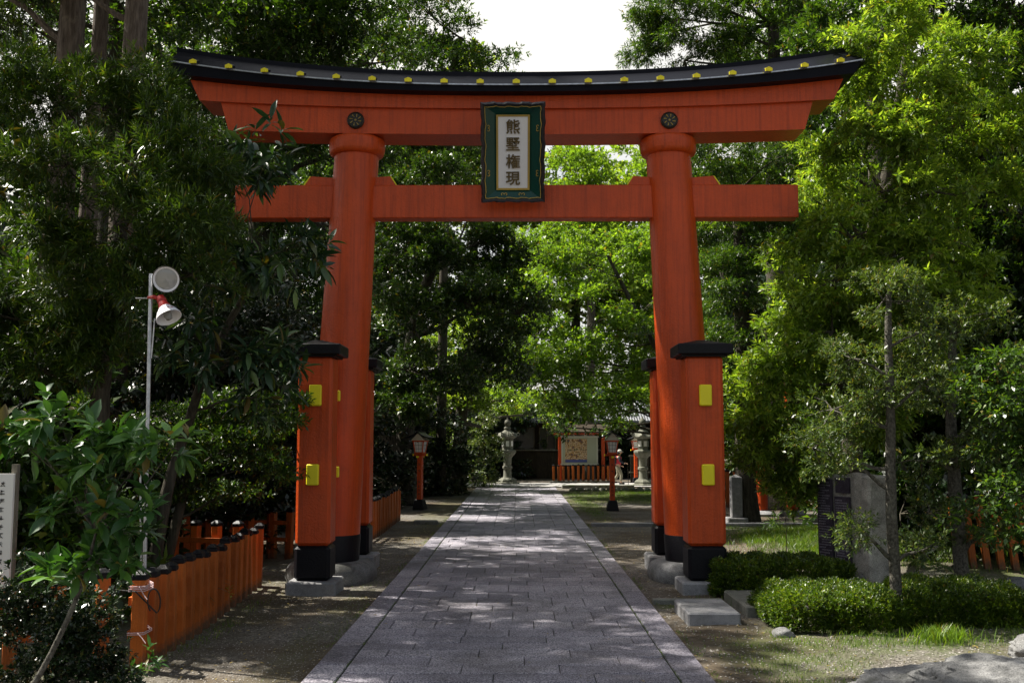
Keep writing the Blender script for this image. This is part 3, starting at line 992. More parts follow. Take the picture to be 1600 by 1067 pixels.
# ------------------------------------------------------------------ lanterns
def wood_lantern(x, y, label, rz=0):
    T = thing('wooden_lantern', (x, y, 0), label, 'lantern', 'vermilion wooden post lanterns')
    MB().box((0, 0, .14), (.36, .36, .30), bev=.015, top=(.68, .68)).build('base', M['black'], T, loc=(0, 0, 0))
    MB().box((0, 0, .93), (.145, .145, 1.3), bev=.008).build('post', M['verm'], T, loc=(0, 0, 0))
    post = T.children[-1] if T.children else None
    tx = MB()
    for k, z in enumerate((1.32, 1.12, .80, .68, .56, .44)):
        strokes(tx, Vector((0, -.0735, z)), Vector((1, 0, 0)), Vector((0, 0, 1)), Vector((0, -1, 0)), .085, 80 + k)
    tx.build('painted_characters', M['ink'], T, loc=(0, 0, 0))
    a = MB(); a.box((0, 0, 1.60), (.42, .06, .055)); a.box((0, 0, 1.545), (.062, .42, .05)); a.build('cross_arm', M['verm'], T, loc=(0, 0, 0))
    e = MB()
    for s in (-1, 1):
        e.box((s * .218, 0, 1.60), (.03, .066, .062)); e.box((0, s * .218, 1.545), (.068, .03, .056))
    e.build('arm_end', M['yellow'], T, loc=(0, 0, 0))
    f = MB()
    f.box((0, 0, 1.655), (.27, .27, .05)); f.box((0, 0, 2.01), (.38, .38, .04))
    for sx in (-1, 1):
        for sy in (-1, 1):
            b0 = Vector((sx * .115, sy * .115, 1.68)); b1 = Vector((sx * .16, sy * .16, 1.99))
            h = .014
            f.sweep([[b0 + Vector((a_, b_, 0)) for a_, b_ in ((-h, -h), (h, -h), (h, h), (-h, h))], [b1 + Vector((a_, b_, 0)) for a_, b_ in ((-h, -h), (h, -h), (h, h), (-h, h))]])
    fr = f.build('lamp_frame', M['verm'], T, loc=(0, 0, 0))
    MB().box((0, 0, 1.835), (.225, .225, .31), top=(1.38, 1.38)).build('paper_panel', M['paper'], T, loc=(0, 0, 0))
    g = MB()
    for s in (-1, 1):
        for u in (-.33, 0, .33):
            for ax in (0, 1):
                b0 = Vector((u * .22, s * .1135, 1.68)); b1 = Vector((u * .30, s * .157, 1.99))
                if ax: b0 = Vector((b0.y, b0.x, b0.z)); b1 = Vector((b1.y, b1.x, b1.z))
                g.tube([b0, b1], .005, 4)
        for k in (.33, .66):
            hw = .113 + .044 * k; zz = 1.68 + .31 * k
            g.box((0, s * (hw + .002), zz), (hw * 2, .008, .009)); g.box((s * (hw + .002), 0, zz), (.008, hw * 2, .009))
    g.build('lattice', M['wood'], T, loc=(0, 0, 0))
    # gable roof, gable end to the viewer, gently curved slopes
    rf = MB()
    for s in (-1, 1):
        secs = []
        for k in range(6):
            f_ = k / 5; X = s * .37 * f_; Z = 2.27 - .21 * f_ ** .8 + .035 * f_ ** 4
            secs.append([Vector((X, -.27, Z)), Vector((X, .27, Z)), Vector((X, .27, Z + .03)), Vector((X, -.27, Z + .03))])
        rf.sweep(secs)
    rf.box((0, 0, 2.305), (.05, .58, .04))
    rf.build('roof', M['black'], T, loc=(0, 0, 0))
    MB().sweep([[Vector((-.22, y_, 2.03)), Vector((.22, y_, 2.03)), Vector((.02, y_, 2.235)), Vector((-.02, y_, 2.235))] for y_ in (-.2, .2)]).build('gable', M['cream'], T, loc=(0, 0, 0))
    T.rotation_euler = (0, 0, rz)
    return T


p = gp(957, 797); L0 = wood_lantern(p.x, p.y, 'orange post lantern with gabled roof right of the path, seen before the notice board')
p = gp(656, 795); o = copy_tree(L0); o.location = (p.x, p.y, 0); o.rotation_euler.z = R(-18); o['label'] = 'orange post lantern in shadow left of the path under the dark trees'
p = at(993, 700, 49); o = copy_tree(L0); o.location = (p.x, 49, 0); o.rotation_euler.z = R(4); o['label'] = 'small distant orange lantern just left of the right stone lantern, behind the walker'


def stone_lantern(x, y, label, rz=0, sc=1.0):
    T = thing('stone_lantern', (x, y, 0), label, 'stone lantern', 'tall stone lanterns beside the path end')
    L = lambda nm, prof, n=24, rot=0, sm=True: MB().lathe((0, 0, 0), prof, n, rot=rot).build(nm, M['lantern'], T, smooth=sm, loc=(0, 0, 0))
    L('base', [(.56, -.05), (.56, .10), (.50, .12), (.44, .13), (.44, .22), (.34, .30), (.26, .33)], 6, sm=False)
    L('shaft', [(.225, .32), (.19, .42), (.18, .72), (.225, .75), (.235, .80), (.225, .85), (.18, .88), (.18, 1.18), (.22, 1.28)], 20)
    L('bowl', [(.22, 1.28), (.28, 1.34), (.36, 1.43), (.40, 1.50), (.40, 1.58), (.33, 1.62)], 12, sm=False)
    b = MB()
    b.lathe((0, 0, 0), [(.27, 1.61), (.255, 1.65), (.27, 2.10), (.28, 2.13)], 6)
    fb = b.build('fire_box', M['lantern'], T, loc=(0, 0, 0))
    w_ = MB()
    for k in range(6):
        a = R(30 + 60 * k); c = Vector((math.cos(a) * .236, math.sin(a) * .236, 1.9))
        w_.box(c, (.02, .15, .24), rz=a)
    w_.build('window_opening', M['paper'], fb, loc=(0, 0, 0))
    # roof with upturned scrolls
    n = 36; secs = []
    for r, z in [(.30, 2.13), (.46, 2.16), (.50, 2.20), (.42, 2.30), (.28, 2.42), (.16, 2.52), (.12, 2.56)]:
        ring_ = []
        for i in range(n):
            a = 2 * math.pi * i / n; c6 = abs(math.cos(3 * a)) ** 3
            rr = r * (.86 + .14 * c6); zz = z + (.09 * c6 if r > .4 else 0)
            ring_.append(Vector((rr * math.cos(a), rr * math.sin(a), zz)))
        secs.append(ring_)
    rf = MB().sweep(secs)
    for k in range(6):
        a = R(60 * k); d = Vector((math.cos(a), math.sin(a), 0)); pts = []
        for q in range(9):
            t_ = q / 8 * 4.4
            pts.append(d * (.50 + .065 * math.sin(t_)) + Vector((0, 0, 2.33 - .065 * math.cos(t_))))
        rf.tube(pts, .028, 6)
    rf.build('roof', M['lantern'], T, loc=(0, 0, 0), smooth=True)
    L('finial', [(.12, 2.55), (.17, 2.60), (.15, 2.66), (.09, 2.70), (.15, 2.78), (.165, 2.86), (.13, 2.95), (.05, 3.03), (.015, 3.13)], 20)
    T.rotation_euler = (0, 0, rz); T.scale = (sc,) * 3
    return T


p = gp(793, 757); SL = stone_lantern(p.x, p.y, 'tall pale stone lantern at the far left end of the path')
p = gp(1005, 760); o = copy_tree(SL); o.location = (p.x, p.y, 0); o.rotation_euler.z = R(22); o['label'] = 'tall stone lantern on the far lawn beside the right gate column'


# ------------------------------------------------------------------ notice board, shop building
def build_board():
    Y = 52.0
    X0, X1 = at(871, 700, Y).x, at(946, 700, Y).x
    T = thing('notice_board', ((X0 + X1) / 2, Y, 0), 'orange framed notice board with a colourful map poster and small roof', 'notice board')
    zt = at(900, 675, Y).z; zb = at(900, 726, Y).z
    for x in (X0 + .12, X1 - .12):
        MB().box((x, Y, zt / 2), (.17, .17, zt), bev=.01).build('post', M['verm'], T)
    a, b_ = at(879, 700, Y).x, at(932, 700, Y).x; z0, z1 = at(900, 724, Y).z, at(900, 683, Y).z
    MB().box(((a + b_) / 2, Y - .02, (z0 + z1) / 2), (b_ - a, .08, z1 - z0)).build('panel', M['pb'], T)
    fr = MB()
    for (xx, zz, sx, sz) in (((a + b_) / 2, z1 + .03, b_ - a + .2, .07), ((a + b_) / 2, z0 - .03, b_ - a + .2, .07), (a - .03, (z0 + z1) / 2, .07, z1 - z0), (b_ + .03, (z0 + z1) / 2, .07, z1 - z0)):
        fr.box((xx, Y - .04, zz), (sx, .1, sz))
    fr.build('frame', M['pw'], T)
    pa, pb_ = at(883, 700, Y).x, at(917, 700, Y).x; q0, q1 = at(900, 722, Y).z, at(900, 685.5, Y).z
    MB().box(((pa + pb_) / 2, Y - .066, (q0 + q1) / 2), (pb_ - pa, .012, q1 - q0)).build('map_poster', M['map'], T, loc=None)
    hd = MB().box(((a + b_) / 2 + .1, Y - .06, z1 + .2), ((b_ - a) * .8, .03, .15)).build('header_sign', M['white'], T)
    tx = MB()
    for k in range(14):
        strokes(tx, Vector((a + .45 + k * .085, Y - .078, z1 + .2)), Vector((1, 0, 0)), Vector((0, 0, 1)), Vector((0, -1, 0)), .07, 200 + k)
    tx.build('header_text', M['redink'], hd)
    rf = MB()
    rf.sweep([[Vector((X0 - .35, y_, z_)), Vector((X1 + .45, y_, z_)), Vector((X1 + .45, y_, z_ + .07)), Vector((X0 - .35, y_, z_ + .07))] for y_, z_ in ((Y - .7, zt - .05), (Y, zt + .32))])
    rf.sweep([[Vector((X0 - .35, y_, z_)), Vector((X1 + .45, y_, z_)), Vector((X1 + .45, y_, z_ + .07)), Vector((X0 - .35, y_, z_ + .07))] for y_, z_ in ((Y + .7, zt - .05), (Y + .01, zt + .32))])
    rf.build('roof', M['wood'], T)
    MB().box(((X0 + X1) / 2, Y - .1, zt - .06), (X1 - X0 + .5, .12, .14)).build('crossbeam', M['verm'], T)
    fence([((at(864, 750, Y).x, Y - 1.0), (at(955, 750, Y).x, Y - 1.0))], 'row of orange pickets standing in front of the notice board', h=.86, step=.235, w_=.11, rail=False)
    slab_thing('stone_plinth', at(858, 750, Y).x, at(958, 750, Y).x, Y - 1.15, Y - .86, .06, 'long low stone plinth under the pickets of the notice board', 'plinth', 'kerb')


t = NT('pale_green_board'); t.bsdf((.42, .47, .36), .7); M['pb'] = t.m
t = NT('pale_frame'); t.bsdf((.55, .58, .5), .6); M['pw'] = t.m
t = NT('map_print'); c = t.coord(1, 'Generated')
n1 = t.noise(c, 5, 5, .7)
col = t.ramp(n1, [(.32, (.05, .08, .25)), (.42, (.16, .08, .03)), (.48, (.5, .28, .07)), (.52, (.75, .68, .5)), (.56, (.30, .10, .04)), (.62, (.10, .18, .06))])
sx = t.n('SeparateXYZ'); t.l(c, sx.inputs[0])
ed = t.ramp(sx.outputs['Z'], [(.10, (1, 1, 1)), (.13, (0, 0, 0))])
col = t.mix(ed, col, (.08, .12, .40)); t.bsdf(col, .5); M['map'] = t.m
build_board()


def build_shop():
    Y = 57.0
    T = thing('shop_building', (2.8, Y, 0), 'dark timber shop building with counter and curtained window behind the stone lanterns', 'building')
    MB().box((2.8, Y + 2, 1.6), (12.5, 4, 3.2)).build('wall', M['wood'], T)
    # counter
    MB().box((1.6, Y - .5, .75), (5.6, .9, 1.5)).build('counter', M['wood'], T)
    MB().box((1.6, Y - .55, 1.53), (5.8, 1.05, .07)).build('counter_top', M['greywood'], T)
    for k in range(9):
        MB().box((-.9 + k * .65, Y - .97, .75), (.1, .05, 1.45)).build('counter_post', M['wood'], T)
    for (x0, x1) in ((-.9, .9), (1.2, 2.1), (2.3, 3.6), (5.4, 6.2), (6.6, 7.8)):
        f = MB(); z0, z1 = 1.6, 2.75
        cx = (x0 + x1) / 2
        f.box((cx, Y - .03, z1), (x1 - x0, .06, .06)); f.box((cx, Y - .03, z0), (x1 - x0, .06, .06)); f.box((x0, Y - .03, (z0 + z1) / 2), (.06, .06, z1 - z0)); f.box((x1, Y - .03, (z0 + z1) / 2), (.06, .06, z1 - z0)); f.box((cx, Y - .03, (z0 + z1) / 2), (.04, .05, z1 - z0))
        wn = f.build('window', M['greywood'], T)
        MB().box((cx, Y - .012, (z0 + z1) / 2), (x1 - x0 - .06, .016, z1 - z0 - .06)).build('pane', M['shopglass'], wn)
    MB().box((2.2, Y - .3, 3.35), (2.0, .5, .7), top=(.6, .8)).build('gable_panel', M['cream'], T)
    rf = MB()
    rf.sweep([[Vector((-4.2, y_, z_)), Vector((9.8, y_, z_)), Vector((9.8, y_, z_ + .12)), Vector((-4.2, y_, z_ + .12))] for y_, z_ in ((Y - 1.5, 3.0), (Y + .5, 3.9), (Y + 2, 4.9))])
    rf.sweep([[Vector((-4.2, y_, z_)), Vector((9.8, y_, z_)), Vector((9.8, y_, z_ + .12)), Vector((-4.2, y_, z_ + .12))] for y_, z_ in ((Y + 2.01, 4.9), (Y + 5.5, 3.0))])
    rf.build('roof', M['tile'], T)


t = NT('curtained_glass'); t.bsdf((.06, .065, .06), .15); M['shopglass'] = t.m
t = NT('grey_roof_tile'); c = t.coord(); wv = t.n('TexWave'); wv.inputs['Scale'].default_value = 2.2; t.l(c, wv.inputs[0]); t.bsdf(t.ramp(t.noise(c, 6), [(.3, (.10, .105, .12)), (.7, (.2, .21, .23))]), .5, .4, wv.outputs['Fac'], .8, .05); M['tile'] = t.m
build_shop()
# potted plant on the counter is built with the plants below
b_ = MB(); xx = 5.2
for k in range(16):
    pass
DF = thing('dark_fence', (7.2, 50.6, 0), 'dark vertical board fence behind the right stone lantern', 'fence')
for k in range(18):
    MB().box((5.6 + k * .25, 50.6, .68), (.17, .04, 1.36)).build('board', M['wood'], DF)
for zz in (.5, 1.3):
    MB().box((7.7, 50.56, zz), (4.5, .05, .07)).build('rail', M['greywood'], DF)


# ------------------------------------------------------------------ lamps on the left pole
def build_floodlight():
    D = 9.45
    b = at(226, 885, D); t_ = at(236, 428, D)
    b.z = 0; 
    T = thing('lamp_pole', (b.x, D, 0), 'thin galvanised pole tied to the picket fence carrying two lamps', 'lamp pole')
    k_ = (at(236, 428, D) - at(226, 885, D)); low = at(226, 885, D) - k_ * (at(226, 885, D).z / k_.z)
    pole = MB().tube([low, at(236, 428, D)], .019, 14).build('pole', M['steel'], T, smooth=True)
    MB().tube([at(232, 560, D) + Vector((.03, -.01, 0)), at(241, 498, D) + Vector((.012, -.02, 0))], .006, 6).build('conduit', M['steel'], T)
    MB().tube([at(224, 740, D) + Vector((-.028, 0, 0)), low + Vector((-.028, 0, .5))], .009, 6).build('conduit', M['steel'], T)
    # upper lamp: open reflector facing the viewer, tilted
    c = at(260, 436, D - .05)
    def cone(c, axis, prof, nm, mat, parent, n=32):
        q = Vector(axis).to_track_quat('Z', 'Y').to_matrix().to_4x4()
        return MB().lathe(c, prof, n, M=q, cap=False).build(nm, mat, parent, smooth=True)
    ax = Vector((.25, -1, -.28)).normalized()
    up = cone(c, ax, [(.0, -.10), (.05, -.10), (.055, -.05), (.085, -.02), (.118, .03), (.122, .035), (.112, .03), (.078, -.015), (.045, -.045), (.0, -.05)], 'upper_lamp', M['white'], T)
    cone(c, ax, [(.0, .028), (.055, .022), (.108, .012), (.112, .008)], 'lens', M['bulb'], up)
    cone(c, ax, [(.124, .022), (.126, .03), (.124, .038), (.118, .036)], 'rim', M['bronze'], up)
    MB().tube([at(236, 432, D), c - ax * .09], .012, 8).build('bracket', M['steel'], up)
    # lower lamp: red socket, white enamel shade facing down and right
    j = at(252, 468, D - .03); ax = Vector((.42, -.28, -.75)).normalized()
    lo = cone(j, ax, [(.0, -.03), (.035, -.03), (.042, .0), (.045, .03), (.042, .035), (.048, .06), (.055, .09), (.056, .11)], 'lower_lamp', M['redgloss'], T)
    cone(j, ax, [(.05, .09), (.062, .11), (.085, .14), (.108, .185), (.115, .20), (.118, .215), (.112, .212), (.075, .15), (.045, .11)], 'shade', M['white'], lo)
    cone(j, ax, [(.0, .235), (.03, .225), (.04, .19), (.03, .13)], 'bulb', M['bulb'], lo)
    MB().tube([at(232, 465, D), at(240, 464, D - .05), at(252, 468, D - .03)], [.016, .018, .02], 8).build('bracket', M['redgloss'], lo)
    MB().tube([at(212, 466, D), at(236, 466, D)], .006, 6).build('clamp_bolt', M['steel'], T)
    # painted marks on the shade
    q = ax.to_track_quat('Z', 'Y').to_matrix(); vs = MB()
    toC = (Vector((0, 0, 2)) - j).normalized()
    s1 = ax.cross(toC).normalized(); s2 = s1.cross(ax).normalized()
    if s2.dot(toC) < 0: s2 = -s2
    for k in range(5):
        a = R(-36 + k * 18); dr = s2 * math.cos(a) + s1 * math.sin(a)
        cpt = j + ax * .168 + dr * .102
        nn = (dr * .75 - ax * .6).normalized(); ux = (s1 * math.cos(a) - s2 * math.sin(a)).normalized()
        strokes(vs, cpt, ux, -nn.cross(ux), nn, .026, 300 + k)
    vs.build('maker_text', M['redink'], lo)
    # string ties round pole and picket
    P0 = gp(214, 1050)
    for zs_, lb in (((.70, .715, .728, .74), 'upper pinkish white string lashed round the lamp pole and first picket'), ((.33, .345), 'lower pinkish white string lashed round the first picket')):
        w_ = .072; x0, y0 = P0.x, P0.y; pts = []
        for zz in zs_:
            pts += [(x0 - w_, y0 - w_, zz), (x0 + w_, y0 - w_, zz + .006), (x0 + w_, y0 + w_ + .06, zz + .008), (low.x, D + .03, zz + .01), (x0 - w_, y0 + w_ + .06, zz + .012)]
        pts += [(x0 + .03, y0 - .09, zs_[-1]), (x0 + .07, y0 - .10, zs_[0] - .02), (x0 + .11, y0 - .12, zs_[0] - .06)]
        tag(MB().tube(pts, .0042, 5).build('string', M['rope'], loc=(x0, y0, zs_[0])), lb, 'string')
    # black cable loop
    pts = []
    for k in range(20):
        a = k / 19 * 5.2 - 1.2
        pts.append(Vector((P0.x + .16 + .055 * math.cos(a), P0.y - .09 - .02 * math.sin(a), .62 + .11 * math.sin(a))))
    pts = [Vector((P0.x - .25, P0.y + .05, .70)), Vector((P0.x, P0.y - .1, .705))] + pts
    tag(MB().tube(pts, .0065, 6).build('cable', M['cable'], loc=(P0.x, P0.y, .6)), 'black cable looped over the first fence picket', 'cable')


build_floodlight()

# left information board at the frame edge
IB = thing('sign_board', (-4.45, 9.0, 0), 'pale board with vertical black writing at the left edge behind the shrub', 'sign')
px_ = MB().box((-4.60, 9.0, 1.22), (.40, .03, 1.0)).build('board', M['paperold'] if 'paperold' in M else M['paper'], IB)
tx = MB()
for cidx in range(5):
    for k in range(12 - (cidx % 3) * 2):
        strokes(tx, Vector((-4.49 - cidx * .068, 8.983, 1.63 - k * .074)), Vector((1, 0, 0)), Vector((0, 0, 1)), Vector((0, -1, 0)), .05, 400 + cidx * 20 + k)
tx.build('writing', M['ink'], px_)
for xx in (-4.415, -4.85):
    MB().box((xx, 9.05, .9), (.05, .05, 1.8)).build('post', M['greywood'], IB)

# far lamp post left of path
p = at(712, 770, 41)
T = thing('lamp_post', (p.x, 41, 0), 'thin dark post with a small white lamp between dark trunks', 'lamp post')
MB().tube([(p.x, 41, 0), (p.x, 41, at(712, 664, 41).z)], .035, 8).build('pole', M['wood'], T)
MB().lathe((p.x, 41, at(712, 668, 41).z), [(.03, 0), (.09, .04), (.10, .15), (.06, .22)], 14).build('lamp', M['white'], T, smooth=True)


# ------------------------------------------------------------------ person
def skin(name, V_, E_, Rr, mat, parent, sub=2, root=0):
    me = bpy.data.meshes.new('tmp'); me.from_pydata([Vector(v) for v in V_], E_, [])
    o = bpy.data.objects.new('tmp', me); COL.objects.link(o)
    sm = o.modifiers.new('s', 'SKIN'); sm.use_smooth_shade = True
    for i, r in enumerate(Rr):
        o.data.skin_vertices[0].data[i].radius = (r, r) if not isinstance(r, tuple) else r
        o.data.skin_vertices[0].data[i].use_root = (i == root)
    s2 = o.modifiers.new('u', 'SUBSURF'); s2.levels = sub; s2.render_levels = sub
    bpy.context.view_layer.update()
    m = bpy.data.meshes.new_from_object(o.evaluated_get(bpy.context.evaluated_depsgraph_get()))
    bpy.data.objects.remove(o)
    m.name = name; m.materials.clear()
    m.polygons.foreach_set('use_smooth', [True] * len(m.polygons))
    return link_mesh(name, m, mat, parent)


def simple(name, col, rough=.8):
    t = NT(name); c = t.coord(); t.bsdf(t.ramp(t.noise(c, 12), [(.3, tuple(x * .75 for x in col)), (.7, col)]), rough); return t.m


def build_person():
    p = gp(965.5, 757.5); Y = 47.2
    x = at(965.5, 740, Y).x
    T = thing('person', (x, Y, .055), 'walking person in red vest, dark sleeves, khaki trousers and pale cap', 'person')
    # faces right (+X), slight lean forward
    ms = simple('skin_tone', (.5, .3, .2)); mp = simple('khaki_cloth', (.22, .2, .14)); mr = simple('red_vest', (.5, .03, .05)); mb = simple('dark_sleeves', (.02, .02, .03)); mc = simple('pale_cap', (.5, .48, .42)); mk = simple('dark_shoe', (.03, .03, .03))
    Vv = [(0, 0, .84), (.01, 0, 1.0), (.03, 0, 1.18), (.05, 0, 1.30), (.07, 0, 1.37), (.09, 0, 1.43), (.10, 0, 1.50), (.10, 0, 1.55),
          (.04, -.17, 1.26), (.12, -.22, 1.05), (.30, -.2, .98), (.36, -.2, .975),
          (.04, .17, 1.26), (.02, .22, 1.02), (.16, .2, .86), (.2, .2, .83),
          (0, -.09, .80), (.16, -.1, .46), (.12, -.1, .10), (.2, -.1, .05),
          (0, .09, .80), (.02, .1, .45), (-.18, .1, .14), (-.12, .1, .06)]
    E_ = [(0, 1), (1, 2), (2, 3), (3, 4), (4, 5), (5, 6), (6, 7), (3, 8), (8, 9), (9, 10), (10, 11), (3, 12), (12, 13), (13, 14), (14, 15), (0, 16), (16, 17), (17, 18), (18, 19), (0, 20), (20, 21), (21, 22), (22, 23)]
    Rr = [.12, .12, .135, .12, .05, .055, .085, .07, .055, .045, .035, .028, .055, .045, .035, .028, .085, .06, .042, .035, .085, .06, .042, .035]
    skin('body', Vv, E_, Rr, ms, T)
    skin('trousers', [(0, 0, .92), (0, 0, .84), (0, -.09, .78), (.16, -.1, .46), (.12, -.1, .13), (0, .09, .78), (.02, .1, .45), (-.17, .1, .17)], [(0, 1), (1, 2), (2, 3), (3, 4), (1, 5), (5, 6), (6, 7)], [.135, .14, .105, .078, .065, .105, .078, .065], mp, T)
    skin('jacket', [(0, 0, .86), (.01, 0, 1.0), (.03, 0, 1.18), (.05, 0, 1.29), (.06, 0, 1.35)], [(0, 1), (1, 2), (2, 3), (3, 4)], [.15, .15, .16, .14, .065], mr, T)
    skin('sleeves', [(.05, 0, 1.25), (.04, -.17, 1.26), (.12, -.22, 1.05), (.30, -.2, .98), (.04, .17, 1.26), (.02, .22, 1.02), (.16, .2, .86)], [(0, 1), (1, 2), (2, 3), (0, 4), (4, 5), (5, 6)], [.09, .075, .06, .045, .075, .06, .045], mb, T)
    hand = [(.34, -.2, .975), (.39, -.2, .965)]
    for sy, hx, hz in ((-1, .36, .975), (1, .2, .83)):
        Vh = [(hx, sy * .2, hz), (hx + .05, sy * .2, hz - .01)]; Eh = [(0, 1)]; Rh = [.025, .03]
        for f in range(4):
            b = len(Vh); yy = sy * .2 + (f - 1.5) * .018
            Vh += [(hx + .09, yy, hz - .02), (hx + .115 - .008 * abs(f - 1.5), yy, hz - .045)]; Eh += [(1, b), (b, b + 1)]; Rh += [.009, .008]
        b = len(Vh); Vh += [(hx + .05, sy * .2 - sy * .035, hz + .02), (hx + .08, sy * .2 - sy * .03, hz + .015)]; Eh += [(0, b), (b, b + 1)]; Rh += [.011, .009]
        skin('hand', Vh, Eh, Rh, ms, T, 1)
    # face: nose, eyes, ear
    f = MB(); f.lathe((.185, 0, 1.485), [(.018, -.025), (.014, 0), (.004, .03)], 8); f.build('nose', ms, T, loc=(0, 0, 0))
    f = MB()
    for s in (-1, 1): f.lathe((.172, s * .033, 1.515), [(.0, -.008), (.010, 0), (.0, .008)], 8)
    f.build('eye', mb, T, loc=(0, 0, 0))
    MB().lathe((.095, 0, 1.53), [(.098, -.03), (.102, .02), (.085, .07), (.04, .1), (.0, .105)], 18).box((.2, 0, 1.515), (.13, .13, .012)).build('cap', mc, T, loc=(0, 0, 0))
    MB().lathe((.055, 0, 1.49), [(.07, -.07), (.085, 0), (.08, .05)], 14).build('hair', mb, T, loc=(0, 0, 0))
    sh = MB()
    sh.box((.17, -.1, .04), (.26, .09, .08), bev=.02); sh.box((-.14, .1, .09), (.24, .09, .08), bev=.02)
    sh.build('shoe', mk, T, loc=(0, 0, 0))
    T.scale = (.97,) * 3
    MB().box((-.14, 0, 1.12), (.16, .28, .38), bev=.04).build('rucksack', mb, T, loc=(0, 0, 0))
    st = MB().tube([(x + .45, Y - .2, .05), (x + .43, Y - .2, 1.05)], .013, 6)
    tag(st.build('walking_stick', M['wood'], loc=(x + .45, Y - .2, 0)), 'dark walking stick held upright in front of the walker', 'stick')


build_person()
for ob in list(COL.objects):   # parts built with their own origin inside a thing sit at that origin
    pass


# ================================================================== VEGETATION
LAIM = 1.7


def unit(v):
    return v / np.maximum(np.linalg.norm(v, axis=-1, keepdims=True), 1e-9)


def leaf_quads(pos, d, side, L, W, fold=.15, detail=False):
    nrm = unit(np.cross(side, d))
    n = len(pos)
    L = L[:, None]; W = W[:, None]
    if not detail:
        v = np.stack([pos, pos + d * L * .45 + side * W * .5 + nrm * W * fold, pos + d * L - nrm * L * .06, pos + d * L * .45 - side * W * .5 + nrm * W * fold], 1).reshape(-1, 3)
        f = np.arange(n * 4).reshape(n, 4)
        return v, f
    def mid(t): return pos + d * L * t - nrm * L * (.28 * t * t)
    rows = [mid(0.0)]
    vs = [mid(0.0)]
    for t_, wd in ((.3, .40), (.62, .44), (.85, .22)):
        m = mid(t_)
        vs += [m + side * W * wd + nrm * W * fold, m, m - side * W * wd + nrm * W * fold]
    vs.append(mid(1.0))
    v = np.stack(vs, 1)      # n,11,3
    fq = np.array([[0, 0, 2, 1], [0, 3, 2, 0], [1, 2, 5, 4], [2, 3, 6, 5], [4, 5, 8, 7], [5, 6, 9, 8], [7, 8, 10, 10], [8, 9, 10, 10]])
    # triangles as padded quads are not allowed, so split the caps into tris -> all tris
    tris = []
    for q in ([0, 2, 1], [0, 3, 2], [1, 2, 5], [1, 5, 4], [2, 3, 6], [2, 6, 5], [4, 5, 8], [4, 8, 7], [5, 6, 9], [5, 9, 8], [7, 8, 10], [8, 9, 10]):
        tris.append(q)
    tris = np.array(tris)
    f = (np.arange(n)[:, None, None] * 11 + tris[None]).reshape(-1, 3)
    return v.reshape(-1, 3), f


def crown(blobs, L=.1, W=.035, per=9, lai=3.0, clump=.4, seed=1, axis=.10, opening=1.1, droop=.0, up=.35, flat=.55, shell=.45, detail=False, zmin=None, outw=.6, cover=2.0, minout=None):
    """blobs: (center Vector, (rx,ry,rz)); returns verts, faces, clump centres"""
    rng = np.random.default_rng(seed)
    PS, DS = [], []
    centres = []
    for c, r in blobs:
        c = np.array(c, float); r = np.array(r, float)
        proj = math.pi * r[2] * (r[0] + r[1]) / 2
        nl = LAIM * lai * proj / (L * W * .5)
        ns = int(max(6, nl / per)); nc = max(3, int(cover * proj / (math.pi * clump ** 2)))
        u = unit(rng.normal(size=(nc, 3))); rad = shell + (1 - shell) * rng.random((nc, 1)) ** .7
        cc = c + u * rad * r
        cs = clump * rng.uniform(.6, 1.25, nc)
        centres.append((c, cc))
        wts = cs ** 2; wts /= wts.sum()
        idx = rng.choice(nc, ns, p=wts)
        off = rng.normal(size=(ns, 3)) * .55
        ln = np.linalg.norm(off, axis=1, keepdims=True); off = off / np.maximum(1, ln / 1.25)
        off *= cs[idx][:, None] * np.array([1, 1, flat])
        p = cc[idx] + off
        d = unit(unit(off) * .7 + unit(p - c) * outw + np.array([0, 0, up - droop]) + rng.normal(size=(ns, 3)) * .35)
        PS.append(p); DS.append(d)
    P = np.concatenate(PS); D = np.concatenate(DS)
    if zmin is not None:
        k = P[:, 2] > zmin; P = P[k]; D = D[k]
    ns = len(P)
    v, f = spray_leaves(P, D, L, W, per, rng, axis, opening, droop, detail)
    return v, f, centres


def spray_leaves(P, D, L, W, per, rng, axis, opening, droop, detail=False):
    ns = len(P)
    ref = unit(np.cross(D, unit(rng.normal(size=(ns, 3)))))
    ref2 = np.cross(D, ref)
    k = np.arange(per)
    ang = (k * 2.399)[None, :] + rng.random((ns, 1)) * 6.28
    tt = (k / max(1, per - 1))[None, :] * np.ones((ns, 1))
    radial = ref[:, None] * np.cos(ang)[..., None] + ref2[:, None] * np.sin(ang)[..., None]
    op = opening * (1 - .45 * tt)[..., None] + rng.normal(size=(ns, per, 1)) * .12
    ld = unit(D[:, None] * np.cos(op) + radial * np.sin(op) + np.array([0, 0, -droop * .8]) + rng.normal(size=(ns, per, 3)) * .16)
    pos = P[:, None] + D[:, None] * (axis * tt)[..., None]
    ld = ld.reshape(-1, 3); pos = pos.reshape(-1, 3)
    s = unit(np.cross(ld, np.array([0, 0, 1.0]) + rng.normal(size=ld.shape) * .35))
    sz = rng.uniform(.45, 1.3, len(pos))
    v, f = leaf_quads(pos, ld, s, L * sz, W * sz * rng.uniform(.85, 1.15, len(pos)), detail=detail)
    return v, f


STAT = [0]


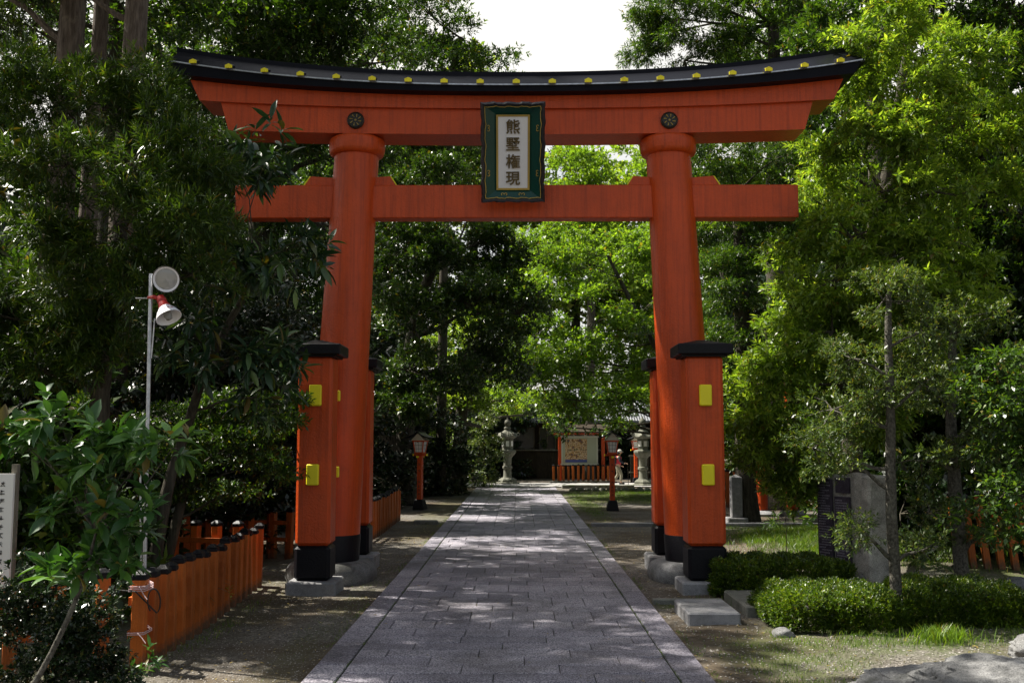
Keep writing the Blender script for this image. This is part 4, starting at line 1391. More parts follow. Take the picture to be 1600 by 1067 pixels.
def tree(name, label, cat, trunk, blobs, leaf, seed, bark_='bark', group=None, rtop=None, twigs=True, limb=.35, trunk_name='trunk', crown_name='crown', maxtw=40, **kw):
    """trunk: list of (Vector, radius); blobs as above"""
    base = trunk[0][0] if trunk else Vector(blobs[0][0])
    base = Vector((base.x, base.y, 0))
    T = thing(name, base, label, cat, group)
    v, f, cen = crown(blobs, seed=seed, **kw)
    v = v - np.array(base)
    me = np_mesh(crown_name, v, f)
    STAT[0] += len(f)
    link_mesh(crown_name, me, M[leaf], T)
    rg = random.Random(seed)
    if trunk:
        b = MB(); pts = [p for p, r in trunk]; rs = [r for p, r in trunk]
        # smooth the trunk polyline
        P2, R2 = [], []
        for i in range(len(pts) - 1):
            for k in range(5):
                t_ = k / 5
                p0 = pts[max(i - 1, 0)]; p1 = pts[i]; p2 = pts[i + 1]; p3 = pts[min(i + 2, len(pts) - 1)]
                q = .5 * ((2 * p1) + (-p0 + p2) * t_ + (2 * p0 - 5 * p1 + 4 * p2 - p3) * t_ ** 2 + (-p0 + 3 * p1 - 3 * p2 + p3) * t_ ** 3)
                P2.append(q + Vector((rg.uniform(-1, 1), rg.uniform(-1, 1), 0)) * rs[i] * .08); R2.append((rs[i] + (rs[i + 1] - rs[i]) * t_) * (1 + rg.uniform(-.05, .05)))
        P2.append(pts[-1]); R2.append(rs[-1])
        R2[0] *= 1.25
        b.tube(P2, R2, 12)
        for (c, cc) in cen:
            c = Vector(c)
            # start on the trunk below the blob
            cand = [i for i in range(len(P2)) if P2[i].z < c.z - .1] or [0]
            i = min(cand, key=lambda i: (P2[i] - c).length + abs(c.z - P2[i].z) * .1)
            s_ = P2[i]; r0 = max(R2[i] * limb, .008)
            if (c - s_).length > .25:
                m = (s_ + c) / 2 + Vector((rg.uniform(-.1, .1), rg.uniform(-.1, .1), rg.uniform(-.05, .12))) * (c - s_).length
                q1 = (s_ * .55 + m * .45) + Vector((0, 0, -.03)) * (c - s_).length
                b.tube([s_, q1, m, c], [r0, r0 * .85, r0 * .65, r0 * .35], 6)
            if twigs:
                for k in range(min(maxtw, len(cc))):
                    e = Vector(cc[k]); mm = (c + e) / 2 + Vector((rg.uniform(-1, 1), rg.uniform(-1, 1), rg.uniform(-1, 1))) * .12 * (e - c).length
                    b.tube([c, mm, e], [r0 * .35, r0 * .22, r0 * .1], 4, cap=False)
        b.build(trunk_name, M[bark_], T, smooth=True, fix=False)
    return T


def pb(px, py, Y, rpx, rpy, ry):
    c = at(px, py, Y)
    s = Y / 1600 * 1.0
    return (c, (rpx * s, ry, rpy * s))


def tr(*pts):
    return [(at(px, py, Y) if py is not None else Vector((at(px, 760, Y).x, Y, 0)), r) for px, py, Y, r in pts]


def V3(x, y, z): return Vector((x, y, z))


# ---- far wall of trees, each its own tree
far = [(-120, 330, 70, 210, 360, .0), (90, 300, 72, 190, 330, 0), (270, 330, 66, 170, 350, 0), (430, 250, 74, 190, 330, 0), (590, 260, 68, 170, 260, 0),
       (740, 300, 76, 150, 250, 1), (900, 395, 74, 150, 190, 1), (1060, 330, 70, 150, 250, 1), (1210, 260, 72, 170, 330, 0), (1380, 280, 68, 190, 330, 0), (1560, 300, 74, 200, 360, 0), (1730, 330, 70, 200, 360, 0)]
pos_words = ['at the far left edge', 'behind the left undergrowth', 'behind the floodlight pole', 'behind the loquat tree', 'behind the left gate column', 'filling the middle left of the gate opening',
             'in the centre of the gate opening', 'filling the right of the gate opening', 'behind the right gate column', 'behind the right bright tree', 'behind the right slim trees', 'at the far right edge']
for i, (px, py, Y, rx, ry_, br) in enumerate(far):
    blobs = [pb(px + dx * rx, py + dy * ry_, Y + dd, rx * q, ry_ * q * .8, 4) for dx, dy, dd, q in ((0, -.45, 0, .55), (-.5, .05, -1, .55), (.5, .0, 1, .55), (0, .35, -2, .65), (-.4, .75, 0, .5), (.4, .75, 0, .5))]
    tree('broadleaf_tree', 'distant tall evergreen tree ' + pos_words[i], 'tree', [(V3(at(px, 700, Y).x, Y, 0), .5), (at(px, 560, Y), .4), (at(px, py, Y), .25)], blobs, 'leaf_young_lit' if br else 'leaf_broad', 100 + i,
         group='distant trees behind the shrine grounds', L=.42, W=.22, per=7, lai=2.6, clump=1.6, axis=.3, twigs=False)


# ---- understory bushes closing the view between the trunks (three builds, then copies)
BUSH = []
for i in range(3):
    rg = random.Random(40 + i)
    bl = [(V3(rg.uniform(-1.7, 1.7), rg.uniform(-.8, .8), rg.uniform(.7, 3.6)), (1.35, 1.1, 1.0)) for _ in range(9)] + [(V3(dx, 0, .7), (1.2, 1.0, .8)) for dx in (-1.6, 0, 1.6)]
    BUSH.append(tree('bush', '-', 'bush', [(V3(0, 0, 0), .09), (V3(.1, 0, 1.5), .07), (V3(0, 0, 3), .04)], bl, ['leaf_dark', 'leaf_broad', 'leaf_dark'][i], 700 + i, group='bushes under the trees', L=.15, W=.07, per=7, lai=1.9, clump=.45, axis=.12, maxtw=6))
BP = [(-6.3, 24.5, 1.0, 0, 'dark bush just left of the far picket fence'), (-7.5, 24, 1.4, 2, 'dark tall bush behind the left gate post'), (-11, 24, 1.6, 1, 'big bush deep in the left undergrowth'), (-6.4, 31, 1.1, 2, 'dark bush behind the far picket fence'),
      (-8.5, 33, 1.5, 0, 'dark bush left behind the thick trunk'), (-5.2, 39, 1.15, 2, 'dark bush left of the small white lamp post'), (-9, 42, 1.7, 1, 'bush far left beyond the wooden lantern'), (-4.2, 47.5, 1.0, 0, 'bush left of the pale stone lantern'), (-7.5, 53, 1.7, 2, 'bush beyond the far end of the path, left'),
      (-2.6, 56, 1.3, 0, 'dark bush left of the shop building'), (12.2, 57, 1.7, 1, 'bush right of the shop building'), (13.2, 46, 1.3, 0, 'bush behind the far lawn at the right'), (10.2, 37.5, 1.3, 2, 'dark bush behind the slatted fence'), (11.5, 34, 1.6, 0, 'tall bush behind the orange gate posts'),
      (14.5, 31, 1.7, 2, 'bush far right beyond the orange gate posts'), (8.9, 21.5, 1.0, 1, 'bush on the right side of the sunlit grass'), (11.5, 24, 1.6, 2, 'dark bush behind the monument'), (8.4, 18.2, 1.1, 0, 'dark bush behind the right shadowed fence'), (12.5, 18, 1.6, 2, 'dark bush beyond the right edge of the hedges'),
      (-14, 18, 1.7, 0, 'large bush at the far left of the undergrowth'), (-8.8, 16.5, 1.25, 2, 'bush behind the cedar trunks'), (-6.6, 19.5, 1.05, 0, 'dark bush behind the loquat trunk'), (-12, 12.5, 1.5, 2, 'bush at the left behind the sign board'), (-6.6, 11.5, .9, 1, 'bush between sign board and loquat trunk'), (15.5, 22, 1.9, 0, 'large bush at the far right'), (6.6, 56.8, .8, 2, 'small dark bush behind the dark board fence')]
for n_, (x, y, sc_, k, lb) in enumerate(BP):
    o = BUSH[k] if k not in [q[3] for q in BP[:n_]] else copy_tree(BUSH[k])
    o.location = (x, y, -.1); o.scale = (sc_ * 1.1, sc_, sc_ * rnd.uniform(.9, 1.25)); o.rotation_euler.z = rnd.uniform(-.6, .6) + (math.pi if rnd.random() < .5 else 0)
    o['label'] = lb

# ---- central group seen through the gate
tree('maple_tree', 'sunlit yellow green maple filling the right half of the gate opening', 'tree',
     tr((1066, None, 40, .22), (1050, 600, 40, .16), (1000, 500, 40, .10), (950, 400, 40, .06)),
     [pb(x, y, 39 + d, rx, ry, 1.6) for x, y, rx, ry, d in ((900, 420, 60, 45, 0), (970, 400, 60, 50, 1), (1020, 470, 60, 50, 0), (930, 500, 65, 45, -1), (880, 560, 55, 40, -2), (960, 580, 65, 40, -1), (1040, 580, 55, 45, 0), (900, 625, 70, 25, -3), (990, 640, 60, 25, -3), (1060, 390, 60, 60, 2), (850, 610, 35, 30, -2), (815, 565, 40, 30, -1), (800, 598, 45, 18, -1), (840, 520, 45, 35, 0), (850, 450, 45, 35, 1), (870, 380, 50, 35, 1))],
     'leaf_maple', 201, bark_='bark', L=.17, W=.09, per=6, lai=2.4, clump=.65, axis=.16, flat=.35, droop=.2)
tree('maple_tree', 'taller pale green tree rising behind the tie beam in the middle', 'tree',
     tr((920, None, 55, .3), (925, 400, 55, .2), (925, 300, 55, .1)),
     [pb(x, y, 54 + d, rx, ry, 2) for x, y, rx, ry, d in ((900, 270, 45, 40, 0), (940, 300, 50, 40, 1), (880, 330, 55, 40, 0), (990, 330, 55, 45, 1), (915, 385, 60, 40, 0), (860, 400, 50, 45, 0), (1000, 400, 60, 45, 0), (1030, 290, 35, 55, 2))],
     'leaf_maple', 202, L=.24, W=.12, per=6, lai=2.3, clump=.9, axis=.2)
tree('evergreen_oak', 'dark glossy evergreen filling the left half of the gate opening', 'tree',
     tr((636, None, 33, .34), (633, 640, 33, .28), (650, 500, 32, .22), (690, 380, 31, .12)),
     [pb(x, y, 30 + d, rx, ry, 1.8) for x, y, rx, ry, d in ((640, 400, 65, 55, 0), (720, 390, 65, 50, 0), (790, 410, 55, 45, 1), (650, 490, 70, 50, -1), (740, 480, 65, 50, -1), (810, 490, 45, 45, 0), (640, 580, 65, 40, 0), (720, 570, 65, 45, 0), (790, 560, 50, 40, 1), (620, 640, 45, 30, 0), (700, 300, 80, 50, 2), (620, 310, 60, 60, 2))],
     'leaf_mid', 203, L=.12, W=.055, per=8, lai=3.2, clump=.5, axis=.1, shell=.3)
tree('evergreen_oak', 'dark tree with thick trunk behind the small white lamp post', 'tree',
     tr((716, None, 42, .32), (720, 660, 42, .27), (730, 560, 42, .2)),
     [pb(x, y, 42 + d, rx, ry, 2) for x, y, rx, ry, d in ((700, 610, 60, 40, 0), (760, 600, 55, 40, 0), (730, 540, 60, 45, 0), (680, 650, 45, 28, 0), (690, 700, 35, 22, 1), (810, 628, 50, 18, 9), (850, 645, 60, 16, 9))],
     'leaf_young_lit', 204, L=.16, W=.08, per=7, lai=2.6, clump=.55, axis=.12)  # bright leaf colour stands in for sun on this dark tree
tree('evergreen_oak', 'thick dark trunk tree right behind the left gate column', 'tree',
     tr((612, None, 37, .5), (610, 640, 37, .45), (600, 540, 37, .3)),
     [pb(x, y, 37 + d, rx, ry, 2) for x, y, rx, ry, d in ((600, 560, 60, 60, 0), (560, 500, 60, 60, 0), (620, 640, 40, 25, 0), (560, 620, 40, 40, 0))],
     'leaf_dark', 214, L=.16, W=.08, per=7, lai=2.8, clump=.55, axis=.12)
tree('leafy_shrub', 'pale silvery green shrub beside the left stone lantern', 'shrub',
     tr((756, None, 45, .06), (757, 700, 45, .05), (757, 650, 45, .03)),
     [pb(x, y, 45 + d, rx, ry, .6) for x, y, rx, ry, d in ((755, 660, 20, 25, 0), (748, 695, 16, 22, 0), (766, 700, 16, 25, 0), (755, 735, 20, 22, 0), (738, 748, 12, 14, -1))],
     'leaf_olive', 205, L=.10, W=.045, per=7, lai=2.0, clump=.28, axis=.1)
tree('broadleaf_tree', 'bright leafy branches hanging over the notice board', 'tree',
     tr((1085, None, 43, .25), (1080, 620, 43, .2), (1020, 600, 43, .1), (950, 610, 43, .06)),
     [pb(x, y, 43 + d, rx, ry, 1.6) for x, y, rx, ry, d in ((860, 640, 45, 22, 0), (930, 640, 50, 25, 0), (1000, 622, 45, 22, 6), (1060, 610, 45, 40, 0), (890, 668, 35, 9, -1), (960, 668, 30, 10, -1), (1100, 660, 45, 40, 1))],
     'leaf_broad', 206, L=.17, W=.09, per=7, lai=2.6, clump=.5, axis=.12)

# ---- upper background
tree('tall_conifer', 'tall feathery conifer above the lintel left of the sky gap', 'tree',
     tr((688, None, 39, .2), (700, 200, 38, .15), (720, 60, 36, .10)),
     [pb(x, y, 36 + d, rx, ry, 1.8) for x, y, rx, ry, d in ((670, 20, 60, 45, 0), (620, 60, 80, 50, 0), (740, 70, 60, 35, 0), (700, 110, 90, 40, -1), (785, 105, 38, 18, 0), (600, -20, 90, 45, 0), (640, 160, 80, 40, 0), (730, 200, 90, 50, 0), (640, 250, 80, 50, 0), (780, 270, 60, 50, 0))],
     'leaf_broad', 207, L=.16, W=.06, per=8, lai=1.7, clump=.6, axis=.16, flat=.4)
tree('tall_conifer', 'tall dark tree above the left half of the lintel', 'tree',
     tr((400, None, 27, .4), (410, 200, 27, .3), (420, 0, 27, .2)),
     [pb(x, y, 26 + d, rx, ry, 1.8) for x, y, rx, ry, d in ((300, -10, 110, 60, 0), (430, 20, 110, 60, 0), (540, 0, 90, 55, 0), (340, 90, 100, 50, 1), (470, 110, 90, 50, 1), (580, 100, 70, 45, 2), (280, 180, 90, 60, 0), (420, 220, 90, 60, 0), (530, 240, 70, 50, 1), (500, 350, 80, 60, 1), (350, 320, 100, 70, 0), (420, 440, 110, 60, 0))],
     'leaf_mid', 208, L=.16, W=.05, per=8, lai=2.6, clump=.6, axis=.14)
tree('tall_conifer', 'feathery conifer above the lintel right of the sky gap', 'tree',
     tr((1215, None, 31, .4), (1212, 300, 31, .28), (1208, 40, 31, .16)),
     [pb(x, y, 31 + d, rx, ry, 1.7) for x, y, rx, ry, d in ((1010, 60, 35, 35, 2), (1060, 30, 65, 45, 0), (1150, 50, 75, 45, 0), (1240, 20, 75, 55, 0), (1070, 95, 60, 25, 1), (1190, 110, 75, 40, 0), (1270, 110, 60, 50, 0), (1130, -30, 100, 45, 0), (1020, 5, 30, 30, 1))],
     'leaf_broad', 209, L=.15, W=.04, per=9, lai=3.0, clump=.5, axis=.16, flat=.35, droop=.15)
tree('tall_conifer', 'dense dark conifer between the right column and the bright tree', 'tree',
     tr((1165, None, 26, .3), (1160, 500, 26, .2), (1150, 300, 26, .1)),
     [pb(x, y, 25.5 + d, rx, ry, 1.5) for x, y, rx, ry, d in ((1130, 250, 60, 40, 0), (1210, 250, 60, 45, 0), (1120, 340, 60, 50, 1), (1200, 370, 70, 60, 0), (1130, 440, 60, 50, 0), (1210, 480, 60, 55, 0), (1120, 540, 50, 50, 0), (1180, 590, 60, 45, 0), (1130, 640, 50, 45, 1), (1220, 680, 60, 50, 1), (1150, 700, 50, 30, 3))],
     'leaf_broad', 210, L=.10, W=.03, per=9, lai=3.0, clump=.4, axis=.12, flat=.4, droop=.15)

# ---- right foreground mass
def px_blobs(lst, Y, dr): return [pb(x, y, Y + d, rx, ry, dr) for x, y, rx, ry, d in lst]


tree('broadleaf_tree', 'big bright leaved tree right of the gate with hanging new growth', 'tree',
     tr((1330, None, 17.5, .2), (1335, 500, 17.5, .15), (1380, 300, 17.5, .10), (1420, 60, 17.5, .05)),
     px_blobs([(1375, 50, 60, 50, -1), (1345, 130, 45, 40, -.2), (1420, 130, 60, 45, -1), (1500, 90, 70, 60, 0), (1360, 215, 55, 40, -1.0), (1430, 220, 60, 45, -1.2), (1500, 190, 60, 50, -.6), (1300, 250, 45, 35, .3), (1375, 300, 65, 40, -1.2), (1460, 300, 65, 45, -1),
               (1285, 320, 45, 35, .4), (1330, 370, 60, 40, -1.2), (1420, 385, 60, 45, -1), (1500, 380, 60, 50, -.5), (1245, 400, 45, 30, -.3), (1300, 440, 60, 40, -1.2), (1400, 460, 65, 45, -1.2), (1470, 470, 60, 45, -.8), (1235, 480, 45, 35, 0), (1300, 520, 60, 40, -1),
               (1175, 600, 40, 32, -.3), (1225, 590, 50, 40, -.6), (1180, 650, 40, 32, -.5), (1240, 650, 50, 40, -.8), (1205, 700, 40, 32, -.6), (1260, 715, 45, 40, -.6), (1245, 770, 35, 32, -.5), (1310, 600, 55, 45, -1), (1370, 560, 60, 45, -.9), (1380, 640, 50, 40, -.8), (1440, 560, 60, 45, -.5), (1560, 200, 60, 50, 0), (1530, 300, 60, 50, 0), (1350, 480, 70, 45, -.6), (1260, 545, 50, 40, -.6), (1540, 450, 60, 50, -.3), (1200, 540, 45, 35, .6), (1150, 640, 35, 30, 0)], 16.0, .6),
     'leaf_young_lit', 301, L=.11, W=.036, per=10, lai=4.6, clump=.27, axis=.09, droop=.2, up=.5, shell=.55, cover=2.3)
tree('broadleaf_tree', 'dark evergreen behind the big bright tree at the right edge', 'tree',
     tr((1530, None, 19.5, .3), (1525, 500, 19.5, .24), (1530, 200, 19.5, .18), (1530, 0, 19.5, .12)),
     px_blobs([(1450, 0, 110, 70, 0), (1580, 20, 100, 90, 0), (1560, 180, 110, 80, 0), (1460, 250, 100, 80, 1), (1580, 330, 100, 90, 0), (1500, 420, 110, 80, 0), (1350, 320, 100, 90, 1.5), (1590, 500, 100, 90, 0), (1480, 560, 110, 80, 0), (1360, 520, 90, 80, 1.5), (1560, 650, 110, 80, 0), (1430, 660, 90, 70, 1), (1330, 680, 80, 70, 2), (1500, 740, 110, 50, 1), (1640, 700, 90, 90, 0), (1320, 100, 90, 90, 2)], 18.5, 1.0),
     'leaf_broad', 302, L=.12, W=.045, per=9, lai=3.8, clump=.4, axis=.1, shell=.3)
tree('slim_tree', 'slim mottled trunk tree in front of the inscribed monument', 'tree',
     tr((1396, None, 11.6, .066), (1393, 800, 11.6, .06), (1391, 640, 11.6, .05), (1388, 520, 11.6, .04), (1390, 430, 11.6, .02)),
     px_blobs([(1380, 470, 60, 45, 0), (1440, 520, 60, 45, 0), (1330, 560, 50, 40, 0), (1300, 640, 60, 45, -.2), (1360, 610, 50, 40, 0), (1440, 600, 55, 35, 0), (1270, 700, 40, 30, 0), (1310, 720, 40, 25, 0), (1350, 830, 35, 25, -.2), (1440, 860, 30, 25, 0)], 11.6, .4),
     'leaf_olive', 303, bark_='mottled', L=.055, W=.02, per=8, lai=1.9, clump=.17, axis=.07, shell=.3, cover=2.2, limb=.5)
tree('slim_tree', 'second slim tree right of the monument with bare twisting lower branches', 'tree',
     tr((1498, None, 14.2, .10), (1492, 760, 14.2, .09), (1485, 640, 14.2, .07), (1490, 480, 14.2, .04)),
     px_blobs([(1500, 500, 65, 50, 0), (1560, 560, 60, 50, 0), (1450, 610, 50, 40, 0), (1560, 660, 55, 45, -.3), (1500, 700, 60, 40, 0), (1580, 760, 40, 50, 0), (1480, 600, 50, 40, 0), (1440, 720, 45, 35, 0), (1450, 800, 40, 25, 0), (1540, 830, 40, 25, .2)], 13.8, .5),
     'leaf_olive', 304, bark_='mottled', L=.06, W=.026, per=8, lai=1.5, clump=.2, axis=.07, shell=.3, limb=.5)
tree('cherry_tree', 'fresh green serrated leaf tree leaning in at the right edge', 'tree',
     [(V3(6.3, 11.2, 0), .09), (V3(6.15, 11.2, 1.2), .08), (V3(5.9, 11.1, 2.3), .05), (V3(5.7, 11.0, 2.9), .03)],
     px_blobs([(1580, 590, 60, 45, 0), (1540, 650, 50, 35, 0), (1590, 700, 45, 45, 0), (1570, 770, 35, 30, 0), (1620, 640, 60, 60, 0), (1545, 590, 40, 30, 0), (1590, 830, 40, 30, .2), (1545, 800, 30, 22, .3)], 10.9, .45),
     'leaf_broad', 305, bark_='bark', L=.07, W=.032, per=6, lai=2.4, clump=.2, axis=.09, droop=.25)


# ---- left foreground mass
tree('podocarp_tree', 'narrow leaved dark green conifer mass filling the upper left', 'tree',
     tr((140, None, 11.5, .14), (150, 700, 11.5, .12), (170, 500, 11.5, .09), (200, 300, 11.5, .05)),
     px_blobs([(40, 110, 60, 45, .8), (150, 125, 60, 35, .8), (235, 140, 45, 40, .5), (60, 160, 80, 50, .6), (160, 170, 80, 50, .6), (230, 190, 60, 45, .2), (100, 260, 90, 55, 0), (210, 270, 90, 55, -.3), (300, 250, 70, 55, 0), (60, 350, 90, 60, 0), (180, 350, 90, 55, -.4), (280, 350, 85, 50, -.4), (300, 330, 48, 40, -.2), (90, 440, 90, 55, .3), (200, 430, 90, 45, 0), (300, 430, 60, 35, 0), (30, 500, 70, 60, .5), (140, 500, 60, 40, .5), (170, 560, 60, 40, .5), (60, 580, 60, 40, .3)], 10.6, .55),
     'leaf_needle', 401, L=.11, W=.016, per=14, lai=3.4, clump=.24, axis=.09, opening=1.0, droop=.05, shell=.35, cover=2.8)
tree('loquat_tree', 'loquat tree with big drooping dark leaves reaching across the left gate column', 'tree',
     tr((238, None, 12.6, .085), (258, 780, 12.6, .075), (285, 690, 12.6, .06), (330, 560, 12.2, .05), (400, 430, 11.9, .03)),
     px_blobs([(415, 245, 45, 28, 0), (365, 275, 35, 25, 0), (385, 402, 50, 35, 0), (465, 385, 45, 26, -.2), (340, 420, 50, 35, 0), (440, 430, 50, 30, 0), (330, 560, 45, 30, 0), (390, 570, 45, 30, 0), (430, 555, 30, 26, 0), (300, 520, 35, 30, 0), (400, 620, 40, 28, .2), (360, 240, 40, 30, .2)], 11.9, .45),
     'leaf_loquat', 402, bark_='bark', L=.22, W=.066, per=8, lai=2.4, clump=.25, axis=.07, opening=1.35, droop=.35, up=.7, shell=.3, detail=True)
tree('small_leaved_tree', 'small tree with fine light leaves behind the picket fence', 'tree',
     tr((255, None, 13.6, .07), (300, 730, 13.6, .06), (360, 670, 13.6, .045), (400, 630, 13.6, .03)),
     px_blobs([(400, 660, 50, 35, 0), (440, 630, 40, 35, 0), (360, 700, 45, 35, 0), (420, 720, 40, 30, 0), (330, 640, 45, 35, .3), (370, 760, 40, 25, .3), (180, 640, 50, 35, 0), (250, 650, 50, 30, 0), (300, 760, 30, 25, .3), (270, 740, 40, 30, .2), (200, 700, 40, 35, .2), (290, 690, 40, 30, -.1)], 13.4, .5),
     'leaf_broad', 403, bark_='bark', L=.075, W=.03, per=7, lai=2.6, clump=.2, axis=.08, flat=.35)
tree('dense_shrub', 'shadowed dense evergreen undergrowth behind the picket fence', 'shrub', None,
     px_blobs([(60, 620, 120, 70, 0), (200, 560, 110, 70, .5), (330, 520, 100, 70, 1), (440, 520, 80, 60, 1.5), (120, 730, 120, 60, 0), (260, 700, 100, 60, 1), (380, 660, 90, 60, 2), (450, 720, 60, 60, 2.5), (330, 780, 90, 40, 2)], 15.5, .8),
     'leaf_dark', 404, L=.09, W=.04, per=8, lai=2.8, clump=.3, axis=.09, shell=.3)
tree('hydrangea_shrub', 'bright leafy shrub with big fresh green leaves in the left foreground', 'shrub',
     [(V3(-3.45, 6.9, -.02), .02), (V3(-3.15, 6.95, .5), .02), (V3(-2.95, 7.0, 1.0), .015), (V3(-2.85, 7.0, 1.4), .008)],
     px_blobs([(90, 650, 40, 22, 0), (180, 680, 45, 20, .1), (235, 700, 40, 20, 0), (60, 700, 50, 28, 0), (130, 730, 55, 30, -.1), (200, 750, 45, 25, 0), (120, 800, 50, 30, 0), (180, 830, 40, 22, .1), (270, 700, 20, 12, 0), (20, 680, 35, 22, 0), (150, 880, 40, 25, 0), (90, 900, 45, 25, .1), (215, 800, 25, 18, 0)], 6.9, .26),
     'leaf_shrub', 405, bark_='mottled', L=.15, W=.062, per=9, lai=3.2, clump=.11, axis=.06, opening=1.3, droop=.12, up=.9, shell=.2, detail=True, limb=.7)
for sx, pts in ((0, [(-3.3, 6.95, -.02), (-3.05, 6.9, .45), (-2.7, 7.0, .9), (-2.45, 7.0, 1.25)]),):
    pass
tree('box_shrub', 'low dark small leaved bush in front of the first pickets', 'shrub', None,
     px_blobs([(60, 960, 70, 60, 0), (140, 960, 55, 55, 0), (150, 1020, 45, 50, .1), (60, 1040, 80, 60, 0), (100, 1000, 70, 50, -.3), (20, 930, 50, 50, 0), (190, 1060, 15, 20, -.3)], 8.1, .35),
     'leaf_dark', 406, L=.038, W=.022, per=8, lai=3.4, clump=.1, axis=.03, shell=.4)
tree('strappy_shrub', 'little fresh green seedling at the foot of the first picket', 'plant', None,
     px_blobs([(228, 1035, 12, 16, 0), (205, 1050, 10, 12, 0)], 8.6, .08), 'leaf_shrub', 407, L=.09, W=.03, per=6, lai=1.0, clump=.05, axis=.03, detail=True)
for k, (x, y, tpx) in enumerate([(283, 940, 'small fern sprouting between the middle pickets'), (345, 935, 'small weed growing from the far pickets of the near fence')]):
    tree('fern', tpx, 'plant', None, px_blobs([(x, y - 3, 14, 7, 0)], 11.0 + k * 1.4, .08), 'leaf_young_lit', 420 + k, L=.07, W=.02, per=7, lai=.9, clump=.06, axis=.06)

# cycad with strappy leaves behind the fence
def rosette(name, c, n, L, W, mat, label, cat, seed, arch=.9, base=.0):
    rg = random.Random(seed); b = MB()
    for k in range(n):
        a = k * 2.399 + rg.uniform(-.2, .2); el = rg.uniform(.35, 1.25); l = L * rg.uniform(.7, 1.1)
        d = Vector((math.cos(a), math.sin(a), 0)); s = Vector((-d.y, d.x, 0)); secs = []
        for q in range(7):
            t_ = q / 6; p = Vector(c) + d * l * t_ * math.cos(el) + Vector((0, 0, base + l * t_ * math.sin(el) - arch * l * t_ * t_ * .55))
            ww = W * (1 - t_) ** .6 * .5 + .001
            secs.append([p - s * ww, p + Vector((0, 0, -ww * .5)), p + s * ww, p + Vector((0, 0, -ww * .5 + .002))])
        b.sweep(secs)
    return tag(b.build(name, M[mat], loc=c, fix=False), label, cat)


p = at(285, 850, 12.0); rosette('cycad', (p.x, 12.0, .25), 42, .75, .03, 'leaf_dark', 'dark strappy leaved plant showing above the picket fence', 'plant', 5)
p = gp(1455, 978); rosette('day_lily', (p.x, p.y, .04), 38, .42, .014, 'leaf_young_lit', 'grassy clump of arching pale blades between the bright hedges', 'plant', 6)

# cedars, trunks in view at the upper left, crowns high above
for i, (px, pt, Y, r, lb) in enumerate([(108, 100, 17.5, .24, 'thick cedar trunk rising at the top left, leftmost of the three'), (152, 60, 19, .16, 'slimmer cedar trunk between two thicker ones at the top left'), (208, 90, 16.5, .20, 'cedar trunk nearest the torii roof end at the top left')]):
    x = at(px, 60, Y).x
    tree('cedar_tree', lb, 'tree', [(V3(x - .2, Y, 0), r * 1.5), (V3(x - .1, Y, 4), r * 1.15), (V3(x, Y, 8), r), (V3(x + .1, Y, 13), r * .7), (V3(x, Y, 17), r * .3)],
         [(V3(x + dx, Y + dy, z), (q, q, q * .6)) for dx, dy, z, q in ((0, 0, 16.5, 1.0), (.4, .4, 15.0, 1.3), (-.6, -.3, 13.4, 1.4), (.5, -.4, 12.0, 1.4), (-1.4, 0, 10.0, 1.0))],
         'leaf_cedar', 430 + i, bark_='cedar', group='cedars at the upper left', L=.16, W=.03, per=9, lai=2.0, clump=.5, axis=.2, flat=.4, droop=.25)

# ---- hedges
def hedge(name, label, x0, x1, y0, y1, h, seed, leaf='leaf_hedge', lai=4.5):
    rng = np.random.default_rng(seed)
    cx, cy = (x0 + x1) / 2, (y0 + y1) / 2; a, b_ = (x1 - x0) / 2, (y1 - y0) / 2
    T = thing(name, (cx, cy, 0), label, 'hedge')
    area = 4 * a * b_ + 4 * (a + b_) * h; n = int(area * 2600)
    u = unit(rng.normal(size=(n, 3))); u[:, 2] = np.abs(u[:, 2])
    wgt = np.array([a, b_, h * .9])
    e = 5.0                                             # superellipsoid: a clipped cushion
    rr = (np.abs(u[:, 0]) ** e + np.abs(u[:, 1]) ** e + np.abs(u[:, 2]) ** e) ** (-1 / e)
    q = u * rr[:, None]
    nrm = unit(np.sign(q) * np.abs(q) ** (e - 1) / wgt)
    bump_ = 1 + .06 * np.sin(q[:, 0] * a * 9 + seed) * np.sin(q[:, 1] * b_ * 8) + .05 * np.sin(q[:, 0] * a * 19 + q[:, 2] * 5) + .02 * rng.normal(size=n)
    depth = rng.random(n) ** 2 * .10
    P = q * wgt * bump_[:, None] - nrm * depth[:, None]
    P[:, 2] += .02
    D = unit(nrm + np.array([0, 0, .45]) + rng.normal(size=(n, 3)) * .35)
    v, f = spray_leaves(P, D, .034, .014, 7, rng, .03, 1.0, 0)
    k = np_mesh('foliage', v, f); link_mesh('foliage', k, M[leaf], T); STAT[0] += len(f)
    blobs = [(V3(rng.uniform(x0 + .15, x1 - .15), rng.uniform(y0 + .15, y1 - .15), 0), 0) for _ in range(int(8 + (x1 - x0) * 5))]
    b = MB(); rg = random.Random(seed)
    for c, r in blobs:
        for k in range(3):
            b.tube([(c.x + rg.uniform(-.05, .05), c.y, -.02), (c.x + rg.uniform(-.15, .15), c.y + rg.uniform(-.12, .12), h * .8)], [.012, .005], 5)
    b.build('stems', M['bark'], T)
    return T


